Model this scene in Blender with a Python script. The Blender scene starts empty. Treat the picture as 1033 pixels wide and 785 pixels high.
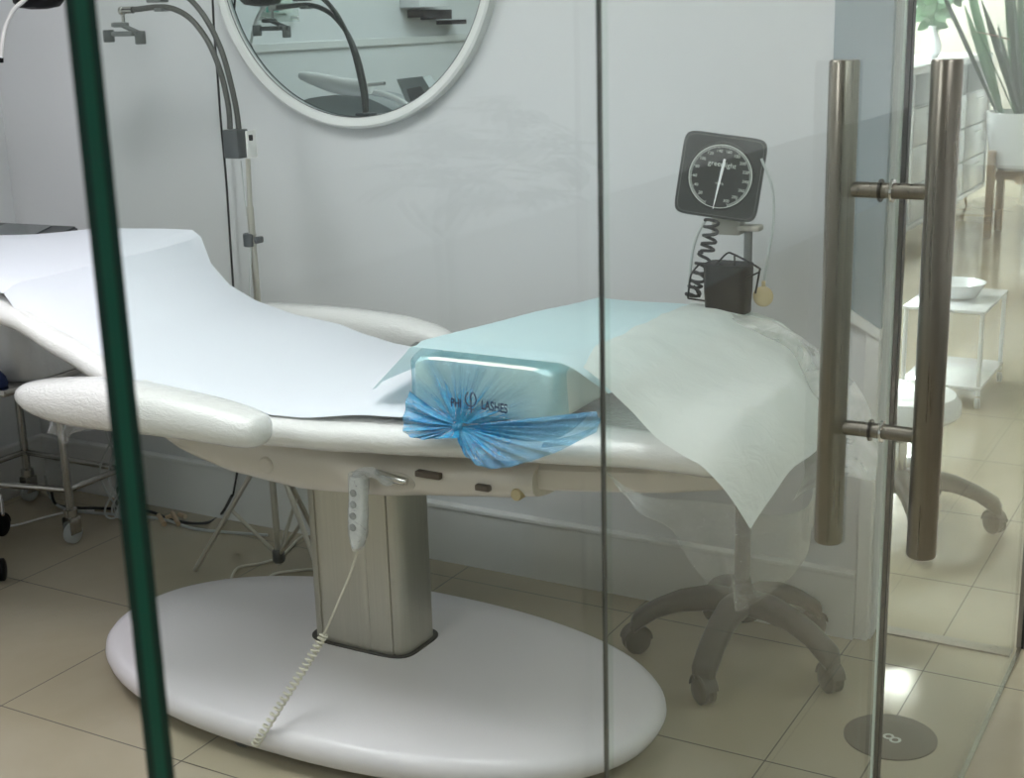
import bpy, bmesh, math, random
from mathutils import Vector, Matrix, noise
random.seed(4)
C = bpy.context.scene
COL = C.collection
PI = math.pi
W, HH = 1033, 785
CX, CY, F, CAMH = 516.5, 392.5, 1400.0, 1.381
# ---------------------------------------------------------------- camera frame
def nrm(v): return v.normalized()
zc = nrm(-Vector((662-CX, 5568-CY, F)))
yc = Vector((1330-CX, -10-CY, F)); yc = nrm(yc - zc*yc.dot(zc))
xc = yc.cross(zc)
RM = Matrix((xc, yc, zc))            # world = RM @ cam (cam: x right, y down, z forward)
CAM = Vector((0, 0, CAMH))
def P(px, py, x=None, y=None, z=None):
    d = RM @ Vector(((px-CX)/F, (py-CY)/F, 1.0))
    if x is not None: t = x/d.x
    elif y is not None: t = y/d.y
    else: t = (z-CAMH)/d.z
    return CAM + d*t
cd = bpy.data.cameras.new('camera'); cam = bpy.data.objects.new('camera', cd); COL.objects.link(cam)
cd.sensor_width = 36; cd.lens = F/W*36; cd.clip_start = 0.02
R3 = Matrix((RM @ Vector((1,0,0)), RM @ Vector((0,-1,0)), RM @ Vector((0,0,-1)))).transposed()
cam.matrix_world = Matrix.Translation(CAM) @ R3.to_4x4()
cd.dof.use_dof = True; cd.dof.focus_distance = 2.4; cd.dof.aperture_fstop = 14
C.camera = cam
# ---------------------------------------------------------------- materials
def lin(c): return tuple(((v/255)/12.92 if v/255 <= .04045 else ((v/255+.055)/1.055)**2.4) for v in c)
class NT:
    def __init__(s, name):
        s.m = bpy.data.materials.new(name); s.m.use_nodes = True; s.t = s.m.node_tree
        s.t.nodes.clear(); s.out = s.n('ShaderNodeOutputMaterial')
    def n(s, k, **kw):
        nd = s.t.nodes.new(k)
        for a, v in kw.items(): setattr(nd, a, v)
        return nd
    def l(s, a, b): s.t.links.new(a, b)
    def val(s, sock, v):
        if hasattr(v, 'is_linked'): s.l(v, sock)
        else: sock.default_value = v
    def math(s, op, a, b=0.0, c=0.0):
        nd = s.n('ShaderNodeMath', operation=op)
        s.val(nd.inputs[0], a); s.val(nd.inputs[1], b); s.val(nd.inputs[2], c)
        return nd.outputs[0]
    def mix(s, f, a, b):
        nd = s.n('ShaderNodeMix', data_type='RGBA')
        s.val(nd.inputs[0], f); s.val(nd.inputs[6], a); s.val(nd.inputs[7], b); return nd.outputs[2]
    def pos(s, obj=False):
        return s.n('ShaderNodeTexCoord').outputs['Object'] if obj else s.n('ShaderNodeNewGeometry').outputs['Position']
    def noise(s, vec, scale, detail=3, rough=.5, dist=0.0):
        nd = s.n('ShaderNodeTexNoise'); s.l(vec, nd.inputs['Vector'])
        nd.inputs['Scale'].default_value = scale; nd.inputs['Detail'].default_value = detail
        nd.inputs['Roughness'].default_value = rough; nd.inputs['Distortion'].default_value = dist
        return nd.outputs['Fac']
    def bump(s, h, strength=.3, dist=.01):
        b = s.n('ShaderNodeBump'); s.l(h, b.inputs['Height']); b.inputs['Strength'].default_value = strength
        b.inputs['Distance'].default_value = dist; return b.outputs['Normal']
    def bsdf(s, color, rough=.5, metal=0.0, coat=0.0, coatr=.1, normal=None, spec=.5, trans=0, sub=0):
        b = s.n('ShaderNodeBsdfPrincipled')
        s.val(b.inputs['Base Color'], color); s.val(b.inputs['Roughness'], rough); b.inputs['Metallic'].default_value = metal
        b.inputs['Coat Weight'].default_value = coat; b.inputs['Coat Roughness'].default_value = coatr
        b.inputs['Specular IOR Level'].default_value = spec
        if normal is not None:
            s.l(normal, b.inputs['Normal']); s.l(normal, b.inputs['Coat Normal'])
        return b.outputs[0]
    def ramp(s, f, a, b):
        nd = s.n('ShaderNodeMapRange'); s.val(nd.inputs[0], f); nd.inputs[1].default_value = a; nd.inputs[2].default_value = b
        return nd.outputs[0]
    def schlick(s, f0=.04):
        g = s.n('ShaderNodeNewGeometry'); d = s.n('ShaderNodeVectorMath', operation='DOT_PRODUCT')
        s.l(g.outputs['Incoming'], d.inputs[0]); s.l(g.outputs['Normal'], d.inputs[1])
        a = s.math('ABSOLUTE', d.outputs['Value']); p = s.math('POWER', s.math('SUBTRACT', 1.0, a), 5.0)
        return s.math('MULTIPLY_ADD', p, 1-f0, f0)
    def done(s, sh): s.l(sh, s.out.inputs[0]); return s.m
def rgba(c): return (*lin(c), 1)
def simple(name, c, rough=.5, metal=0.0, coat=0.0, bump=0, bs=40, spec=.5, var=.03):
    t = NT(name); p = t.pos(); n = t.noise(p, bs, 4)
    c = rgba(c); c2 = tuple(min(1, v*(1-var*2)) for v in c[:3])+(1,)
    col = t.mix(n, c2, c)
    return t.done(t.bsdf(col, rough, metal, coat, .08, t.bump(n, bump, .004) if bump else None, spec))
def emis(name, c, s):
    t = NT(name); e = t.n('ShaderNodeEmission'); e.inputs[0].default_value = rgba(c); e.inputs[1].default_value = s
    return t.done(e.outputs[0])
def brushed(name, c, rough=.3, axis=2):
    t = NT(name); m = t.n('ShaderNodeMapping'); t.l(t.pos(True), m.inputs[0])
    sc = [220, 220, 220]; sc[axis] = 4; m.inputs['Scale'].default_value = sc
    n = t.noise(m.outputs[0], 1, 3); c = rgba(c)
    col = t.mix(n, tuple(v*.75 for v in c[:3])+(1,), c)
    return t.done(t.bsdf(col, t.math('MULTIPLY_ADD', n, .18, rough-.09), 1.0, normal=t.bump(n, .08, .001)))
def glassmat(name, tint, f0=.04, dif=0.0, dcol=(230,235,235), rough=0.0, bump=0, bscale=60, refl=1.0):
    t = NT(name)
    tr = t.n('ShaderNodeBsdfTransparent'); tr.inputs[0].default_value = rgba(tint)
    gl = t.n('ShaderNodeBsdfGlossy'); gl.inputs['Roughness'].default_value = rough
    gl.inputs[0].default_value = (1,1,1,1)
    a = tr.outputs[0]
    if bump:
        nn = t.noise(t.pos(), bscale, 5, .6, 1.5); t.l(t.bump(nn, bump, .012), gl.inputs['Normal'])
    if dif:
        df = t.n('ShaderNodeBsdfDiffuse'); df.inputs[0].default_value = rgba(dcol)
        mx = t.n('ShaderNodeMixShader'); mx.inputs[0].default_value = dif
        if bump:
            t.val(mx.inputs[0], t.math('MULTIPLY', nn, dif*2))
        t.l(a, mx.inputs[1]); t.l(df.outputs[0], mx.inputs[2]); a = mx.outputs[0]
    mx = t.n('ShaderNodeMixShader'); t.l(t.math('MULTIPLY', t.schlick(f0), refl), mx.inputs[0]); t.l(a, mx.inputs[1]); t.l(gl.outputs[0], mx.inputs[2])
    return t.done(mx.outputs[0])
def floormat():
    t = NT('glossy_beige_tile'); p = t.pos(); sp = t.n('ShaderNodeSeparateXYZ'); t.l(p, sp.inputs[0])
    def line(v, off, wd=.003):
        f = t.math('FRACT', t.math('DIVIDE', t.math('SUBTRACT', v, off), .5017)); 
        f = t.math('ABSOLUTE', t.math('SUBTRACT', f, .5)); return t.math('GREATER_THAN', f, .5-wd/2/.5017)
    X, Y = sp.outputs[0], sp.outputs[1]
    treat = t.math('MULTIPLY', t.math('LESS_THAN', X, -.68), t.math('LESS_THAN', Y, 2.86))
    gx = t.math('ADD', t.math('MULTIPLY', line(X, -.764), treat), t.math('MULTIPLY', line(X, -.586), t.math('SUBTRACT', 1.0, treat)))
    g = t.math('MAXIMUM', gx, line(Y, -.235))
    n = t.noise(p, 1.6, 5, .6, .6); n2 = t.noise(p, 14, 4)
    col = t.mix(t.ramp(n, .3, .7), rgba((158,148,126)), rgba((172,163,143)))
    col = t.mix(t.math('MULTIPLY', n2, .25), col, rgba((142,133,113)))
    col = t.mix(g, col, rgba((70,62,50)))
    r = t.math('MULTIPLY_ADD', g, .5, .075); r = t.math('MULTIPLY_ADD', n2, .05, r)
    return t.done(t.bsdf(col, r, normal=t.bump(t.math('SUBTRACT', 1.0, g), .3, .002), spec=.6))
def wrapmat(name, c, rough=.28, bs=30, strength=.35, coat=.8):
    t = NT(name); p = t.pos(); m = t.n('ShaderNodeMapping'); t.l(p, m.inputs[0]); m.inputs['Scale'].default_value = (1, 2.2, 2.2)
    n = t.noise(m.outputs[0], bs, 5, .6, 1.2); n3 = t.noise(p, 3, 2)
    h = t.math('MULTIPLY', t.math('POWER', n, 1.5), t.ramp(n3, .3, .65))
    return t.done(t.bsdf(rgba(c), rough, coat=coat, coatr=.06, normal=t.bump(h, strength, .02)))
M = dict(
 wall=simple('wall_paint', (204,206,207), .6, bump=.05, bs=60, var=.01),
 dimtaupe=simple('taupe_dimming_panel', (150,152,150), .6, var=.01),
 wallb=simple('pale_wall_paint', (216,219,220), .6, var=.01),
 greyrefl=simple('blue_grey_reflection', (136,148,153), .5, var=.01),
 trim=simple('white_trim', (214,216,214), .35, var=.01),
 ceil=simple('ceiling_paint', (232,232,230), .8, var=.01),
 floor=floormat(),
 glass=glassmat('clear_pane', (249,252,250), refl=.5),
 gedge=None,
 dark=simple('dark_seal', (30,34,32), .3),
 seam=simple('pale_seam', (196,206,200), .3),
 steel=brushed('brushed_steel', (146,140,130), .3),
 steel2=brushed('polished_steel', (190,188,182), .18),
 alu=brushed('satin_aluminium', (206,202,190), .48),
 chrome=simple('chrome', (215,215,212), .1, 1.0, var=0),
 rubber=simple('black_rubber', (22,22,24), .5),
 black=simple('black_plastic', (8,8,10), .5, spec=.2),
 dgrey=simple('dark_grey_plastic', (62,66,68), .4),
 mgrey=simple('mid_grey_plastic', (98,102,100), .45),
 olive=simple('grey_base_plastic', (44,44,38), .45, var=.02),
 screen=simple('screen_glass', (70,78,80), .12, coat=.5),
 white=simple('white_plastic', (222,221,218), .35, coat=.3, var=.01),
 base=simple('white_base_lacquer', (220,216,220), .38, coat=.25, var=.01),
 shell=simple('cream_shell_plastic', (214,206,196), .35, coat=.4, var=.015),
 wrap=wrapmat('plastic_wrapped_upholstery', (226,226,224), .22, 48, .24),
 paper=simple('white_paper_cover', (218,222,230), .85, bump=.15, bs=9, var=.005),
 cord=simple('cream_cord', (206,202,186), .5),
 gloss=simple('gloss_white', (236,238,240), .2, coat=.5, var=.005),
 wood=simple('light_wood', (178,150,116), .5, bs=25, var=.12),
 leafd=simple('dark_leaf', (44,72,50), .45, bs=20, var=.15),
 leafl=simple('green_leaf', (84,124,84), .45, bs=20, var=.15),
 leafr=simple('red_leaf', (190,110,92), .45, bs=20, var=.1),
 teal=simple('dark_teal_cloth', (20,60,66), .7),
 gold=simple('gold_wire', (190,160,110), .3, 1.0),
 bag=glassmat('crinkled_film', (246,248,247), .10, .10, (235,238,236), .14, 1.0, 38),
 wrapgrey=simple('grey_plastic_cover', (224,226,228), .3, coat=.8, bump=1.0, bs=22),
 silverpaint=simple('silver_paint', (150,156,156), .4, .3),
 cream=simple('cream_bulb', (196,178,138), .5),
 beige=simple('beige_bracket', (176,172,160), .5),
 hose=simple('grey_hose', (176,182,180), .4),
 slot=simple('dark_brown_plastic', (92,80,70), .6),  # plain dark brown of the bracket slots
 gaugehead=simple('gauge_housing', (30,35,35), .3, coat=.4),
 gaugeface=simple('gauge_face', (26,31,31), .25, coat=.6),
 ink=simple('white_print', (200,206,200), .6),
 cert=simple('certificate_paper', (225,232,228), .5, var=.01),
 certg=simple('certificate_green', (70,150,140), .5),
 soil=simple('soil', (46,40,36), .9),
 disc=simple('grey_sticker', (92,88,80), .45),
 blueobj=simple('navy_cloth', (24,44,90), .7),
 gooseneck=simple('charcoal_rubber_hose', (66,68,64), .5),
 bfilm=None, logo=simple('navy_print', (10,22,66), .6),
)
# green glass edge
t = NT('green_pane_edge'); p = t.pos(); n = t.noise(p, 2, 2)
sx = t.n('ShaderNodeSeparateXYZ'); t.l(p, sx.inputs[0]); st_ = t.math('GREATER_THAN', t.math('ABSOLUTE', t.math('SUBTRACT', sx.outputs[0], -.4225)), .0035)
M['gedge'] = t.done(t.bsdf(t.mix(st_, t.mix(n, rgba((4,66,50)), rgba((12,88,68))), rgba((2,44,34))), .35, spec=.2))
# mirror
t = NT('mirror_silver'); M['mirror'] = t.done(t.bsdf(rgba((196,208,208)), .0, 1.0))
# blue film: denser where gathered at the knot (position in object space)
def bluefilm(name, knot, dens=1.0, base=.12):
    t = NT(name); p = t.pos(); v = t.n('ShaderNodeVectorMath', operation='DISTANCE'); t.l(p, v.inputs[0]); v.inputs[1].default_value = knot
    d = v.outputs['Value']
    s = t.n('ShaderNodeVectorMath', operation='SUBTRACT'); t.l(p, s.inputs[0]); s.inputs[1].default_value = knot
    nv = t.n('ShaderNodeVectorMath', operation='NORMALIZE'); t.l(s.outputs[0], nv.inputs[0])
    fold = t.noise(nv.outputs[0], 5.5, 4, .65)                # folds radiate from the knot
    cr = t.noise(p, 55, 4, .6, 1.5)
    near = t.ramp(d, .15, .0)
    f = t.math('MULTIPLY', t.math('POWER', t.ramp(fold, .38, .68), 1.4), t.math('MULTIPLY_ADD', near, 1.0, .07))
    f = t.math('ADD', f, t.math('POWER', near, 2.5)); f = t.math('MINIMUM', t.math('MULTIPLY_ADD', f, dens, base), .93)
    tr = t.n('ShaderNodeBsdfTransparent'); tr.inputs[0].default_value = rgba((226,245,248))
    df = t.bsdf(t.mix(t.ramp(cr, .35, .7), rgba((0,136,205)), rgba((44,178,224))), .25, coat=.8, normal=t.bump(t.math('ADD', fold, t.math('MULTIPLY', cr, .5)), .7, .012))
    mx = t.n('ShaderNodeMixShader'); t.l(f, mx.inputs[0]); t.l(tr.outputs[0], mx.inputs[1]); t.l(df, mx.inputs[2])
    gl = t.n('ShaderNodeBsdfGlossy'); gl.inputs['Roughness'].default_value = .12; t.l(t.bump(t.math('ADD', fold, cr), .8, .015), gl.inputs['Normal'])
    m2 = t.n('ShaderNodeMixShader'); t.l(t.schlick(.05), m2.inputs[0]); t.l(mx.outputs[0], m2.inputs[1]); t.l(gl.outputs[0], m2.inputs[2])
    return t.done(m2.outputs[0])
# ---------------------------------------------------------------- mesh helpers
def link(name, bm, mat, parent=None, smooth=True, mats=None):
    me = bpy.data.meshes.new(name)
    bmesh.ops.recalc_face_normals(bm, faces=bm.faces[:]) if smooth != 'keep' else None
    bm.to_mesh(me); bm.free()
    for m in (mats or [mat]): me.materials.append(M[m] if isinstance(m, str) else m)
    o = bpy.data.objects.new(name, me); COL.objects.link(o)
    if smooth:
        for p in me.polygons: p.use_smooth = True
        try: me.set_sharp_from_angle(angle=math.radians(38))
        except Exception: pass
    if parent:
        o.parent = parent; o.matrix_parent_inverse = Matrix.Translation(parent.location).inverted() if parent.type == 'EMPTY' else Matrix()
        if parent.type != 'EMPTY': o.matrix_parent_inverse = Matrix.Identity(4)
    return o
def thing(name, label, cat, loc=(0,0,0), group=None):
    o = bpy.data.objects.new(name, None); COL.objects.link(o); o.location = loc; o.empty_display_size = .05
    o['label'] = label; o['category'] = cat
    if group: o['group'] = group
    return o
def tag(o, label, cat, group=None, kind=None):
    o['label'] = label; o['category'] = cat
    if group: o['group'] = group
    if kind: o['kind'] = kind
    return o
def struct(o, label, cat='room'):
    o['kind'] = 'structure'; o['label'] = label; o['category'] = cat; return o
def box(bm, a, b, bev=0, seg=2, mat=0):
    x0,y0,z0 = [min(p,q) for p,q in zip(a,b)]; x1,y1,z1 = [max(p,q) for p,q in zip(a,b)]
    vs = [bm.verts.new(v) for v in ((x0,y0,z0),(x1,y0,z0),(x1,y1,z0),(x0,y1,z0),(x0,y0,z1),(x1,y0,z1),(x1,y1,z1),(x0,y1,z1))]
    fs = [bm.faces.new([vs[i] for i in f]) for f in ((0,3,2,1),(4,5,6,7),(0,1,5,4),(1,2,6,5),(2,3,7,6),(3,0,4,7))]
    for f in fs: f.material_index = mat
    if bev:
        es = list({e for f in fs for e in f.edges}); r = bmesh.ops.bevel(bm, geom=es, offset=bev, segments=seg, profile=.5, affect='EDGES')
    return vs
def frame(d):
    d = Vector(d).normalized(); u = d.orthogonal().normalized(); 
    if abs(d.z) < .95: u = d.cross(Vector((0,0,1))).normalized()
    return u, d.cross(u).normalized()
def tube(bm, pts, r, n=10, cap=True, mat=0):
    pts = [Vector(p) for p in pts]; rs = r if isinstance(r, (list, tuple)) else [r]*len(pts)
    rings = []; u = None
    for i, p in enumerate(pts):
        d = (pts[min(i+1, len(pts)-1)] - pts[max(i-1, 0)]).normalized()
        if u is None: u = frame(d)[0]
        else:
            u = u - d*u.dot(d)
            u = u.normalized() if u.length > 1e-6 else frame(d)[0]
        v = d.cross(u)
        rings.append([bm.verts.new(p + (u*math.cos(2*PI*k/n) + v*math.sin(2*PI*k/n))*rs[i]) for k in range(n)])
    for a, b in zip(rings, rings[1:]):
        for k in range(n): f = bm.faces.new((a[k], a[(k+1)%n], b[(k+1)%n], b[k])); f.material_index = mat
    if cap:
        bm.faces.new(rings[0][::-1]).material_index = mat; bm.faces.new(rings[-1]).material_index = mat
def loft(bm, rings, cap=True, closed=True, mat=0):
    R = [[bm.verts.new(p) for p in r] for r in rings]; n = len(R[0])
    for a, b in zip(R, R[1:]):
        for k in range(n if closed else n-1): bm.faces.new((a[k], a[(k+1)%n], b[(k+1)%n], b[k])).material_index = mat
    if cap and closed: bm.faces.new(R[0][::-1]); bm.faces.new(R[-1])
def lathe(bm, prof, c, axis='z', n=32, sx=1, sy=1):
    c = Vector(c); rings = []
    for r, h in prof:
        ring = []
        for k in range(n):
            a = 2*PI*k/n; x, y = r*math.cos(a)*sx, r*math.sin(a)*sy
            ring.append(c + (Vector((x,y,h)) if axis=='z' else Vector((x,-h,y)) if axis=='y' else Vector((h,x,y))))
        rings.append(ring)
    loft(bm, rings)
def spline(pts, n=8):
    pts = [Vector(p) for p in pts]; out = []
    for i in range(len(pts)-1):
        p0 = pts[max(i-1,0)]; p1 = pts[i]; p2 = pts[i+1]; p3 = pts[min(i+2,len(pts)-1)]
        for k in range(n):
            s = k/n; out.append(.5*((2*p1)+(p2-p0)*s+(2*p0-5*p1+4*p2-p3)*s*s+(3*p1-p0-3*p2+p3)*s**3))
    return out+[pts[-1]]
def interp(tab, x):
    if x <= tab[0][0]: return tab[0][1]
    for (a, va), (b, vb) in zip(tab, tab[1:]):
        if x <= b:
            s = (x-a)/(b-a); s = s*s*(3-2*s)*.35 + s*.65; return va+(vb-va)*s
    return tab[-1][1]
def T(name, fn, mat, parent=None, smooth=True, **k):
    bm = bmesh.new(); fn(bm); return link(name, bm, mat, parent, smooth, **k)
def coil(a, b, r, turns, wire, per=10, taper=None):
    a, b = Vector(a), Vector(b); d = (b-a).normalized(); u, v = frame(d); N = int(turns*per); out = []
    for i in range(N+1):
        s = i/N; th = 2*PI*turns*s; out.append(a.lerp(b, s) + (u*math.cos(th)+v*math.sin(th))*r)
    return out
def textmesh(name, body, size, mat, M4, parent, extrude=.0006, align='CENTER'):
    cu = bpy.data.curves.new(name, 'FONT'); cu.body = body; cu.size = size; cu.extrude = extrude; cu.offset = size*.02 if mat == 'logo' else 0
    cu.align_x = align; cu.align_y = 'CENTER'
    o = bpy.data.objects.new('temp', cu); COL.objects.link(o); bpy.context.view_layer.update()
    me = bpy.data.meshes.new_from_object(o.evaluated_get(bpy.context.evaluated_depsgraph_get()))
    bpy.data.objects.remove(o); bpy.data.curves.remove(cu); me.transform(M4); me.name = name
    me.materials.clear(); me.materials.append(M[mat])
    return me
def addme(name, mes, mat, parent):
    bm = bmesh.new()
    for me in mes: bm.from_mesh(me)
    return link(name, bm, mat, parent, False)

# ================================================================ SETTING
GX = -.4225; YW = 2.858; XL = -3.327; YB = 2.99; ZC = 2.5; XE = -.732
struct(T('floor', lambda b: box(b, (-3.5,-2.2,-.05), (2.0,13,0)), 'floor', smooth=False), 'glossy beige square floor tiles', 'floor')
struct(T('ceiling', lambda b: box(b, (-3.5,-2.2,ZC), (2.0,13,ZC+.05)), 'ceil', smooth=False), 'white ceiling', 'ceiling')
struct(T('wall_back', lambda b: box(b, (XL-.1,YW+.022,0), (XE+.004,YB,ZC)), 'wall', smooth=False), 'pale grey wall behind the treatment bed', 'wall')
struct(T('wall_left', lambda b: box(b, (XL-.12,-2.2,0), (XL,YW+.03,ZC)), 'wallb', smooth=False), 'pale wall at the head of the treatment bed', 'wall')
struct(T('wall_front', lambda b: box(b, (XL-.1,-2.2,0), (1.9,-2.1,ZC)), 'wallb', smooth=False), 'pale wall behind the camera', 'wall')
struct(T('wall_right', lambda b: box(b, (1.75,-2.2,0), (1.87,13,ZC)), 'wallb', smooth=False), 'pale corridor wall', 'wall')
struct(T('wall_far', lambda b: box(b, (-3.5,12.6,0), (1.9,12.72,ZC)), 'wallb', smooth=False), 'white far wall of the reception', 'wall')
struct(T('wall_far_left', lambda b: box(b, (-3.5,YB,0), (-3.38,12.6,ZC)), 'wallb', smooth=False), 'white side wall of the reception', 'wall')
def bb(b):
    box(b, (XL, YW, 0), (XE-.03, YW+.024, .153)); box(b, (XL, YW-.004, .148), (XE-.03, YW+.024, .160), .003)
struct(T('baseboard_back', bb, 'trim', smooth=False), 'white plinth skirting along the back wall', 'skirting')
struct(T('baseboard_left', lambda b: (box(b, (XL, -2, 0), (XL+.022, YW, .153)), box(b, (XL, -2, .148), (XL+.026, YW, .16), .003)), 'trim', smooth=False), 'white plinth skirting along the left wall', 'skirting')
struct(T('trim_1', lambda b: box(b, (XE-.03, YW+.006, 0), (XE, YB, ZC), .003), 'trim', smooth=False), 'white corner trim at the end of the back wall', 'trim')
# added blue grey panel in place of a pane reflection, slanted at its foot
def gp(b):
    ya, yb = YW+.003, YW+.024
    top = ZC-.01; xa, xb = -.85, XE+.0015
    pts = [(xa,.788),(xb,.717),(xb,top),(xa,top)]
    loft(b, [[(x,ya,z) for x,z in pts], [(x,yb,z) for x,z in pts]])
struct(T('reflection_panel', gp, 'greyrefl', smooth=False), 'added blue grey panel for a reflection at the right end of the back wall', 'wall panel')['kind'] = 'structure'
def gs(b):  # added pale strip drawn where a skirting is reflected in the pane
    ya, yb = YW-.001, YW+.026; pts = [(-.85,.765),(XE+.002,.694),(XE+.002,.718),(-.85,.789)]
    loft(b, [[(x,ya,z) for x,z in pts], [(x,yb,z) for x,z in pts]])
struct(T('reflection_strip', gs, 'trim', smooth=False), 'added slanting pale strip for a reflected skirting under the blue grey panel', 'trim')
struct(T('dimming_panel', lambda b: box(b, (1.735,-2.1,0), (1.75,12.6,.62)), 'dimtaupe', smooth=False), 'added taupe panel low on the corridor wall, dimming its reflection in the glass', 'wall panel')  # added out of view to darken the lower reflections in the glass
# thin bead line on the left wall, seen in the mirror
struct(T('trim_3', lambda b: box(b, (XL, -2, 1.27), (XL+.012, 2.6, 1.30), .002), 'trim', smooth=False), 'thin white dado strip on the left wall', 'trim')
# glass panes
def pane(b, y0, y1, near=1, far=1, th=.005):
    x0, x1 = GX-th, GX+th
    vs = [b.verts.new(v) for v in ((x0,y0,.004),(x1,y0,.004),(x1,y1,.004),(x0,y1,.004),(x0,y0,ZC-.02),(x1,y0,ZC-.02),(x1,y1,ZC-.02),(x0,y1,ZC-.02))]
    for f, m in (((0,3,2,1),0),((4,5,6,7),0),((0,1,5,4),near),((1,2,6,5),0),((2,3,7,6),far),((3,0,4,7),0)):
        b.faces.new([vs[i] for i in f]).material_index = m
struct(T('window_1', lambda b: pane(b, .41, .872, 1, 0, .0085), 'glass', smooth=False, mats=['glass','gedge','dark']), 'clear fixed pane with thick green front edge', 'glass panel')
struct(T('window_2', lambda b: pane(b, 1.742, 2.975, 0, 2), 'glass', smooth=False, mats=['glass','gedge','dark']), 'clear fixed pane beyond the door handle', 'glass panel')
def pane3(b):
    y0, y1 = YB-.055, YB-.045
    box(b, (XE+.004, y0, .004), (GX-.008, y1, ZC-.02))
struct(T('window_3', pane3, 'glass', smooth=False), 'clear pane closing the end of the back wall', 'glass panel')
struct(T('trim_4', lambda b: box(b, (GX-.0045,.42,0), (GX+.0045,2.975,.0035)), 'steel2', smooth=False), 'slim metal floor track under the panes', 'trim')
struct(T('trim_5', lambda b: box(b, (XE,YB-.07,0), (GX-.012,YB-.03,.004)), 'steel', smooth=False), 'floor strip under the end pane', 'trim')
struct(T('trim_6', lambda b: box(b, (GX-.0008,.8735,.01), (GX+.0008,.8790,ZC-.02)), 'dark', smooth=False), 'thin dark vertical seal between two panes', 'trim')
struct(T('trim_7', lambda b: box(b, (GX-.008,2.975,0), (GX+.008,2.995,ZC-.02)), 'dark', smooth=False), 'dark corner seal at the end of the panes', 'trim')
# door leaf with pull handle
door = bpy.data.objects.new('door_1', None); COL.objects.link(door); door.location = (GX, .885, 0)
struct(door, 'frameless clear door with long steel pull handles', 'door')
T('door_pane', lambda b: pane(b, .882, 1.722, 0, 0), 'glass', door, smooth=False, mats=['glass','gedge','dark'])
T('edge_seal', lambda b: (box(b, (GX-.005,1.7225,.01), (GX-.002,1.7275,ZC-.02)),), 'seam', door, smooth=False)
T('edge_seal', lambda b: (box(b, (GX-.0045,1.7280,.01), (GX+.0045,1.7415,ZC-.02)),), 'dark', door, smooth=False)
HY = 1.657
for nm, dx in (('pull_handle', .0625), ('pull_handle', -.056)):
    hp = T(nm, lambda b: lathe(b, [(.0165,.712),(.018,.7145),(.018,1.3155),(.0165,1.318)], (GX+dx, HY, 0), n=40), 'steel', door)
def standoff(b, z):
    lathe(b, [(.0095,-.045),(.0095,.052)], (GX,HY,z), 'x', 24)
def gasket(b, z, s):
    lathe(b, [(.012,s*.0052),(.0138,s*.0056),(.0138,s*.0085),(.012,s*.009)], (GX,HY,z), 'x', 28)
for z in (.868, 1.166):
    so = T('handle_bar', lambda b: standoff(b, z), 'steel', door)
    T('gasket', lambda b: gasket(b, z, -1), 'black', so); T('washer', lambda b: gasket(b, z, 1), 'chrome', so)

# ================================================================ TREATMENT BED
BX, BY = -1.585, 2.235
bed = thing('treatment_bed', 'white reclining beauty treatment bed wrapped in clear plastic on a single steel column', 'treatment bed', (BX,BY,0))
bed['kind'] = 'object'; del bed['kind']
def basep(b):
    n = 96; rings = []
    for s, z in ((.93,.028),(.965,.030),(.99,.040),(1,.055),(.996,.068),(.98,.080),(.95,.087),(.8,.092),(.5,.095),(.02,.096)):
        ring = []
        for k in range(n):
            a = 2*PI*k/n; e = 2/2.25
            cxx = math.copysign(abs(math.cos(a))**e, math.cos(a)); syy = math.copysign(abs(math.sin(a))**e, math.sin(a))
            ring.append((-1.60+.652*s*cxx, 2.175+.352*s*syy, z))
        rings.append(ring)
    loft(b, rings)
base = T('base_plate', basep, 'base', bed)
for x, y in ((-1.70,1.885),(-2.05,2.05),(-1.18,2.0),(-2.05,2.3),(-1.2,2.35)):
    T('foot', lambda b: lathe(b, [(.018,0),(.022,.004),(.022,.03)], (x,y,0), n=20), 'mgrey', base)
CYc = 2.24; CXc = -1.63
def colm(b):
    out = []; n = 360
    gro = [(-.085,),(-.02,),(.035,),(.095,)]
    for k in range(n):
        a = 2*PI*k/n; e = 2/5.0
        x = .120*math.copysign(abs(math.cos(a))**e, math.cos(a)); y = .072*math.copysign(abs(math.sin(a))**e, math.sin(a))
        out.append([x,y])
    for q in out:
        for (g,) in gro:
            if abs(q[0]-g) < .0028: q[1] *= .95
    loft(b, [[(CXc+x, CYc+y, z) for x,y in out] for z in (.09,.55)])
T('column', colm, 'alu', bed)
T('column_collar', lambda b: loft(b, [[(CXc+.130*math.copysign(abs(math.cos(2*PI*k/60))**.42,math.cos(2*PI*k/60)), CYc+.082*math.copysign(abs(math.sin(2*PI*k/60))**.42,math.sin(2*PI*k/60)), z) for k in range(60)] for z in (.088,.0985)]), 'rubber', bed)
# undershell : profile lofted along x
botS = [(-2.06,.60),(-1.98,.575),(-1.88,.535),(-1.76,.508),(-1.6,.497),(-1.42,.512),(-1.28,.535),(-1.14,.553),(-1.08,.566)]
topS = [(-2.06,.655),(-1.9,.640),(-1.7,.632),(-1.5,.628),(-1.3,.632),(-1.08,.645)]
def sect(x, zt, zb, hw, yc=BY, n=36, e=3.5, ev=None):
    zc_, hz = (zt+zb)/2, (zt-zb)/2; ev = ev or e; r = []
    for k in range(n):
        a = 2*PI*k/n
        r.append((x, yc+hw*math.copysign(abs(math.cos(a))**(2/e), math.cos(a)), zc_+hz*math.copysign(abs(math.sin(a))**(2/ev), math.sin(a))))
    return r
def shell(b):
    xs = [-2.06+i*(.98/30) for i in range(31)]
    loft(b, [sect(x, interp(topS,x), interp(botS,x), .275 - .03*max(0,(-1.85-x)/.2), n=40, e=4.5, ev=3.2) for x in xs])
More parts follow.
